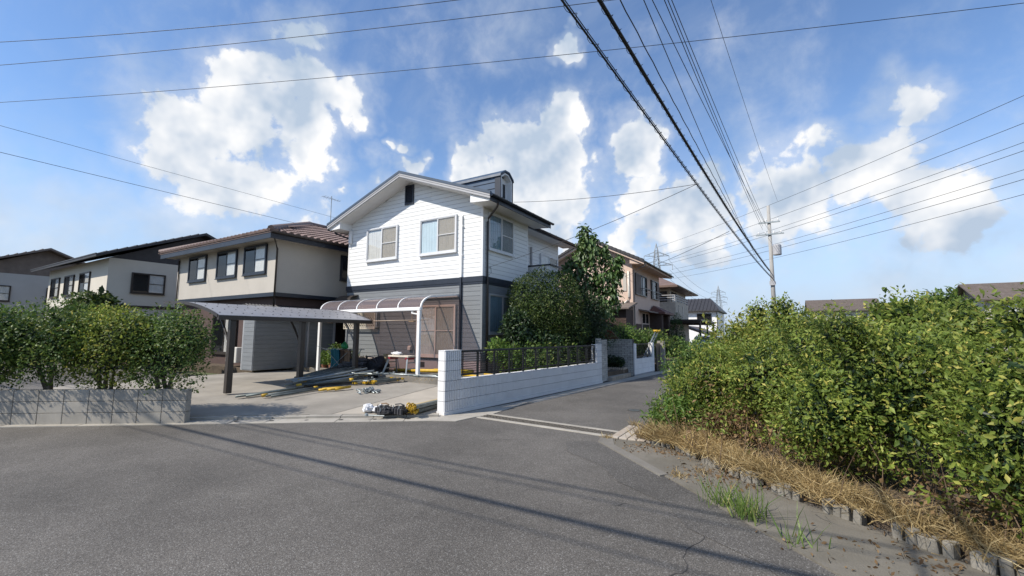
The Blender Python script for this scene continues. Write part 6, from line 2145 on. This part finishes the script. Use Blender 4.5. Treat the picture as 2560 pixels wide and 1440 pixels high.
MB().cbox(-10.38, -9.52, 9.64, 9.96, .86, .91, .008).build("platform", mat("platform_cream", (0.62, 0.56, 0.46), .6, .1), stp)
for sx in (-1, 1):
    for sy in (-1, 1):
        MB().bar((-9.95 + sx * .38, 9.8 + sy * .13, .87), (-9.95 + sx * .50, 9.8 + sy * .30, .34), .035, .05).build("leg", GALV, stp)
    for z in (.52, .70):
        k = (.87 - z) / .53
        MB().bar((-9.95 + sx * (.38 + .12 * k), 9.8 - .13 - .17 * k, z), (-9.95 + sx * (.38 + .12 * k), 9.8 + .13 + .17 * k, z), .03, .03).build("rung", GALV, stp)
    MB().cbox(-9.95 + sx * .36 - .05, -9.95 + sx * .36 + .05, 9.62, 9.98, .79, .859, .01).build("hinge_cover", mat("hinge_red", (0.22, 0.03, 0.04), .5), stp)
tag(MB().lump((-10.15, 9.8, .96), (.22, .1, .06), seed=3, amp=.3, flat=-.05).build("plastic_sheet", PLASTIC, smooth=True), "crumpled clear plastic on the step platform", "plastic")

# drying rack with towels
dr = thing("drying_rack", "folding laundry drying rack on thin legs beside the far carport post", "drying rack", (-12.00, 9.3, .2))
for y in (9.1, 9.55):
    MB().tube([(-12.70, y, 1.06), (-11.35, y, 1.06)], .012, 6).build("rail", GALV, dr)
for x in (-12.50, -11.55):
    MB().tube([(x, 8.95, .2), (x, 9.6, 1.08)], .013, 6).build("leg", GALV, dr)
    MB().tube([(x + .03, 9.7, .2), (x + .03, 9.05, 1.08)], .013, 6).build("leg", GALV, dr)
MB().tube([(-12.50, 9.05, .35), (-11.55, 9.05, .98)], .009, 6).build("cross_brace", GALV, dr)
MB().tube([(-12.50, 9.05, .98), (-11.55, 9.05, .35)], .009, 6).build("cross_brace", GALV, dr)
for k in range(5):
    MB().tube([(-12.70 - .02 * k, 9.1 + .1 * k, 1.06 + .01 * k), (-13.00, 9.0 + .1 * k, 1.16 - .05 * k)], .007, 5).build("side_bar", GALV, dr)


def towel(label, x0, x1, y, z0, z1, m, seed):
    t_ = curtain(None, x1 - x0, z1 - z0, m, .022, 2.5, seed)
    t_.v = [(p[0] + x0 + .03 * math.sin(p[2] * 5), y + p[1] - .014, p[2] + z0 + .02 * math.sin(p[0] * 9)) for p in t_.v]
    back = [(p[0], y + .05 + (y - p[1]) * .4, max(p[2], z0 + (z1 - z0) * .35)) for p in t_.v]
    n0 = len(t_.v)
    f0 = list(t_.f)
    t_.v += back
    t_.f += [tuple(i + n0 for i in f) for f in f0]
    nx = 61
    t_.f += [(n0 - nx + i, n0 - nx + i + 1, 2 * n0 - nx + i + 1, 2 * n0 - nx + i) for i in range(nx - 1)]
    tag(t_.build("towel", m, smooth=True), label, "towel")


towel("long teal towel hanging from the drying rack", -12.42, -12.0, 9.1, .42, 1.07, TEAL, 3)
towel("brown towel hanging in the middle of the drying rack", -11.95, -11.75, 9.1, .55, 1.07, mat("dark_brown_towel", (0.10, 0.065, 0.045), .95), 4)
towel("tan towel hanging at the drying rack's right end", -11.73, -11.5, 9.1, .50, 1.07, TANCLOTH, 5)
gb = thing("green_bag", "bright green tied plastic bag on top of the drying rack", "bag", (-12.0, 9.3, 1.07))
MB().lump((-12.0, 9.3, 1.17), (.11, .10, .105), seed=4, amp=.3, sub=3, flat=-.11).build("body", GREENBAG, gb, smooth=True)
MB().lump((-12.0, 9.3, 1.28), (.04, .035, .045), seed=7, amp=.4, sub=2).build("knot", GREENBAG, gb, smooth=True)

# pots, white box
for i, (x, y, r, h, m, lab) in enumerate(((-13.75, 10.15, .13, .24, TERRACOTTA, "large terracotta pot with a leafy plant by the bed edge"), (-13.40, 10.12, .11, .20, PLASTIC, "white pot with a small plant right of the terracotta pot"),
                                          (-14.25, 10.2, .11, .17, TERRACOTTA, "low brown pot at the left of the pot row"), (-13.05, 10.35, .10, .17, TERRACOTTA, "brown pot behind the drying rack legs"))):
    t = thing("flower_pot", lab, "pot", (x, y, .27), group="plant pots by the bed")
    MB().lathe([(r * .7, 0), (r, h - .03), (r * 1.08, h - .03), (r * 1.08, h), (r * .92, h), (r * .9, h - .04), (.01, h - .04)], (x, y, .27), 16).build("pot", m, t, smooth=False)
    tag(foliage("plant", [((x, y, .27 + h + .20), (.22, .2, .22), 2), ((x - .1, y, .27 + h + .36), (.14, .12, .16), 1)], 420, .085, LF_LIGHT if i % 2 == 0 else LF_HEDGE2, t, seed=800 + i, asp=.4, shell=.2), kind='stuff')
shrub("bed_plant", "leafy green plants growing under the patio roof's left post", (-13.9, 10.5, .27), [((-14.1, 10.6, .75), (.35, .3, .38), 2), ((-13.5, 10.7, .65), (.4, .3, .33), 2), ((-12.9, 10.8, .5), (.3, .25, .25), 1)], 1900, .09, LF_HEDGE2, 830, asp=.4, fill=False, trunk_r=.015)
wbx = thing("storage_box", "cream plastic storage box against the house foundation", "box", (-13.55, 11.2, .27))
MB().cbox(-13.95, -13.2, 11.0, 11.38, .27, .60, .02).build("body", mat("box_cream", (0.66, 0.62, 0.52), .5, .06), wbx)
MB().cbox(-13.98, -13.17, 10.97, 11.41, .60, .65, .015).build("lid", MATS["box_cream"], wbx)
bk = thing("wire_basket", "empty wire basket leaning by the house foundation", "basket", (-12.4, 11.0, .3))
for i in range(8):
    z = .42 + i * .05
    MB().tube([(-12.7, 10.9, z), (-12.1, 10.9, z + .02), (-12.1, 11.2, z + .02), (-12.7, 11.2, z), (-12.7, 10.9, z)], .004, 4).build("hoop", OLDSTEEL, bk)
for i in range(7):
    MB().tube([(-12.7 + .1 * i, 10.9, .40), (-12.7 + .1 * i, 10.9, .80)], .004, 4).build("upright", OLDSTEEL, bk)
MB().cbox(-11.98, -11.82, 10.9, 11.04, .27, .86, .01).build("timber_stub", STICK)
tag(bpy.data.objects["timber_stub"], "short upright wooden post by the house wall", "post")

# front of the driveway: tool bags, white bag, hammer, yellow-ended beams
pbg = thing("plastic_bag", "crumpled white plastic bag at the left of the tool bags", "bag", (-6.82, 5.92, .06))
MB().lump((-6.84, 5.90, .14), (.11, .10, .085), seed=14, amp=.35, sub=4, freq=2.4, flat=-.07).lump((-6.67, 5.96, .12), (.12, .07, .06), seed=16, amp=.4, sub=3, freq=2.6, flat=-.05).build("body", PLASTIC, pbg, smooth=True)
MB().lump((-6.60, 6.00, .18), (.035, .03, .055), seed=18, amp=.5, sub=3).build("handle_knot", PLASTIC, pbg, smooth=True)
for i, (x, y, sx, lab) in enumerate(((-6.47, 5.98, .17, "black tool bag next to the white plastic bag"), (-6.18, 6.08, .20, "larger black tool bag with straps near the beams"), (-6.33, 5.88, .13, "small black pouch lying in front of the tool bags"))):
    t = thing("tool_bag", lab, "tool bag", (x, y, .06), group="tool bags on the driveway")
    hgt = .078 if i < 2 else .05
    MB().lump((x, y, .06 + hgt), (sx, .13, hgt), seed=30 + i, amp=.25, sub=4, freq=2.2, flat=-hgt * .95).build("body", BLACKBAG, t, smooth=True)
    for k in range(5 if i < 2 else 2):
        xx = x - sx * .7 + k * sx * .35
        MB().cbox(xx, xx + .045, y - .15, y - .10, .08, .08 + hgt * 1.4, .008).build("pocket", mat("pocket_grey", (0.05, 0.05, 0.055), .7, .3), t)
        MB().tube([(xx + .02, y - .12, .12), (xx + .02 + rp.uniform(-.02, .02), y - .10, .12 + hgt * 1.5)], .008, 6).build("tool", GALV if k % 2 else BLACKBAG, t)
    MB().tube([(x - sx * .6, y, .08 + 2 * hgt), (x, y + .02, .09 + 2.1 * hgt), (x + sx * .6, y, .08 + 2 * hgt)], .012, 6).build("strap", TARP if i else TANCLOTH, t, smooth=True)
hm = thing("ratchet_wrench", "steel ratchet wrench lying in front of the tool bags", "wrench", (-6.50, 5.60, .065))
MB().tube([(-6.52, 5.60, .085), (-6.22, 5.74, .08)], .011, 6).build("handle", GALV, hm)
MB().lathe([(.03, -.02), (.035, 0), (.03, .03)], (-6.53, 5.595, .088), 10).build("head", GALV, hm)
for i, (dx, dz) in enumerate(((0, 0), (.10, .0), (.05, .085), (.15, .085), (-.10, .0))):
    a = Vector((-6.02 + dx, 6.22 - .06 * i, .09 + dz))
    t = thing("scaffold_beam", ["grey box beam with yellow hooks, left of the wall pier bundle", "grey box beam with yellow hooks, nearest the wall pier", "upper left beam with yellow hooks beside the wall pier",
                                "upper right beam with yellow hooks beside the wall pier", "outermost beam with yellow hooks near the tool bags"][i], "beam", a, RD(97), group="yellow-hooked beams beside the wall pier")
    MB().box(.14, 2.0, -.04, .04, 0, .06).build("rail", OLDSTEEL if i != 2 else STICK, t, world=False)
    for x in (.0, 1.9):
        h = MB()
        for sy in (-.045, .045):
            pts = [(x + .05 + .055 * math.cos(q), sy, .045 + .055 * math.sin(q)) for q in [k * math.pi / 5 - .6 for k in range(9)]]
            h.tube(pts, .014, 6)
        h.bar((x + .06, -.05, .02), (x + .06, .05, .02), .045).bar((x + .05, 0, .03), (x + .2, 0, .03), .07, .05)
        h.build("hook", YELLOW, t, world=False)
pipe("loose_tube", "short galvanised tube with yellow sleeve before the beams", (-6.27, 5.98, .10), (-5.98, 6.14, .13), .022, GALV, None, ends=YELLOW)

# beyond the gateway: leaning braces, red board
for i, (dy, lab) in enumerate(((0, "left leaning steel tube with yellow cap behind the short wall"), (.55, "right leaning steel tube beside the yellow-capped one"))):
    t = thing("leaning_tube", lab, "tube", (-5.0, 18.6 + dy * .5, .3), group="tubes leaning behind the short wall")
    MB().tube([(-5.0, 18.6 + dy * .5, .3), (-4.95, 21.3 + dy, 1.72)], .035, 8).build("tube", GALV, t, smooth=True)
    MB().tube([(-5.06, 21.3 + dy, 1.74), (-4.84, 21.3 + dy, 1.74)], .07, 10).build("cap", YELLOW, t, smooth=True)
tag(MB().add([(-6.1, 17.2, 1.05), (-5.35, 17.2, 1.30), (-5.75, 17.2, 1.72), (-6.0, 17.2, 1.78), (-6.1, 17.25, 1.05), (-5.35, 17.25, 1.30), (-5.75, 17.25, 1.72), (-6.0, 17.25, 1.78)],
             [(0, 1, 2, 3), (7, 6, 5, 4), (0, 4, 5, 1), (1, 5, 6, 2), (2, 6, 7, 3), (3, 7, 4, 0)]).build("red_board", mat("red_board_paint", (0.16, 0.035, 0.02), .5)), "dark red sloping board above the brick gateway wall", "board")
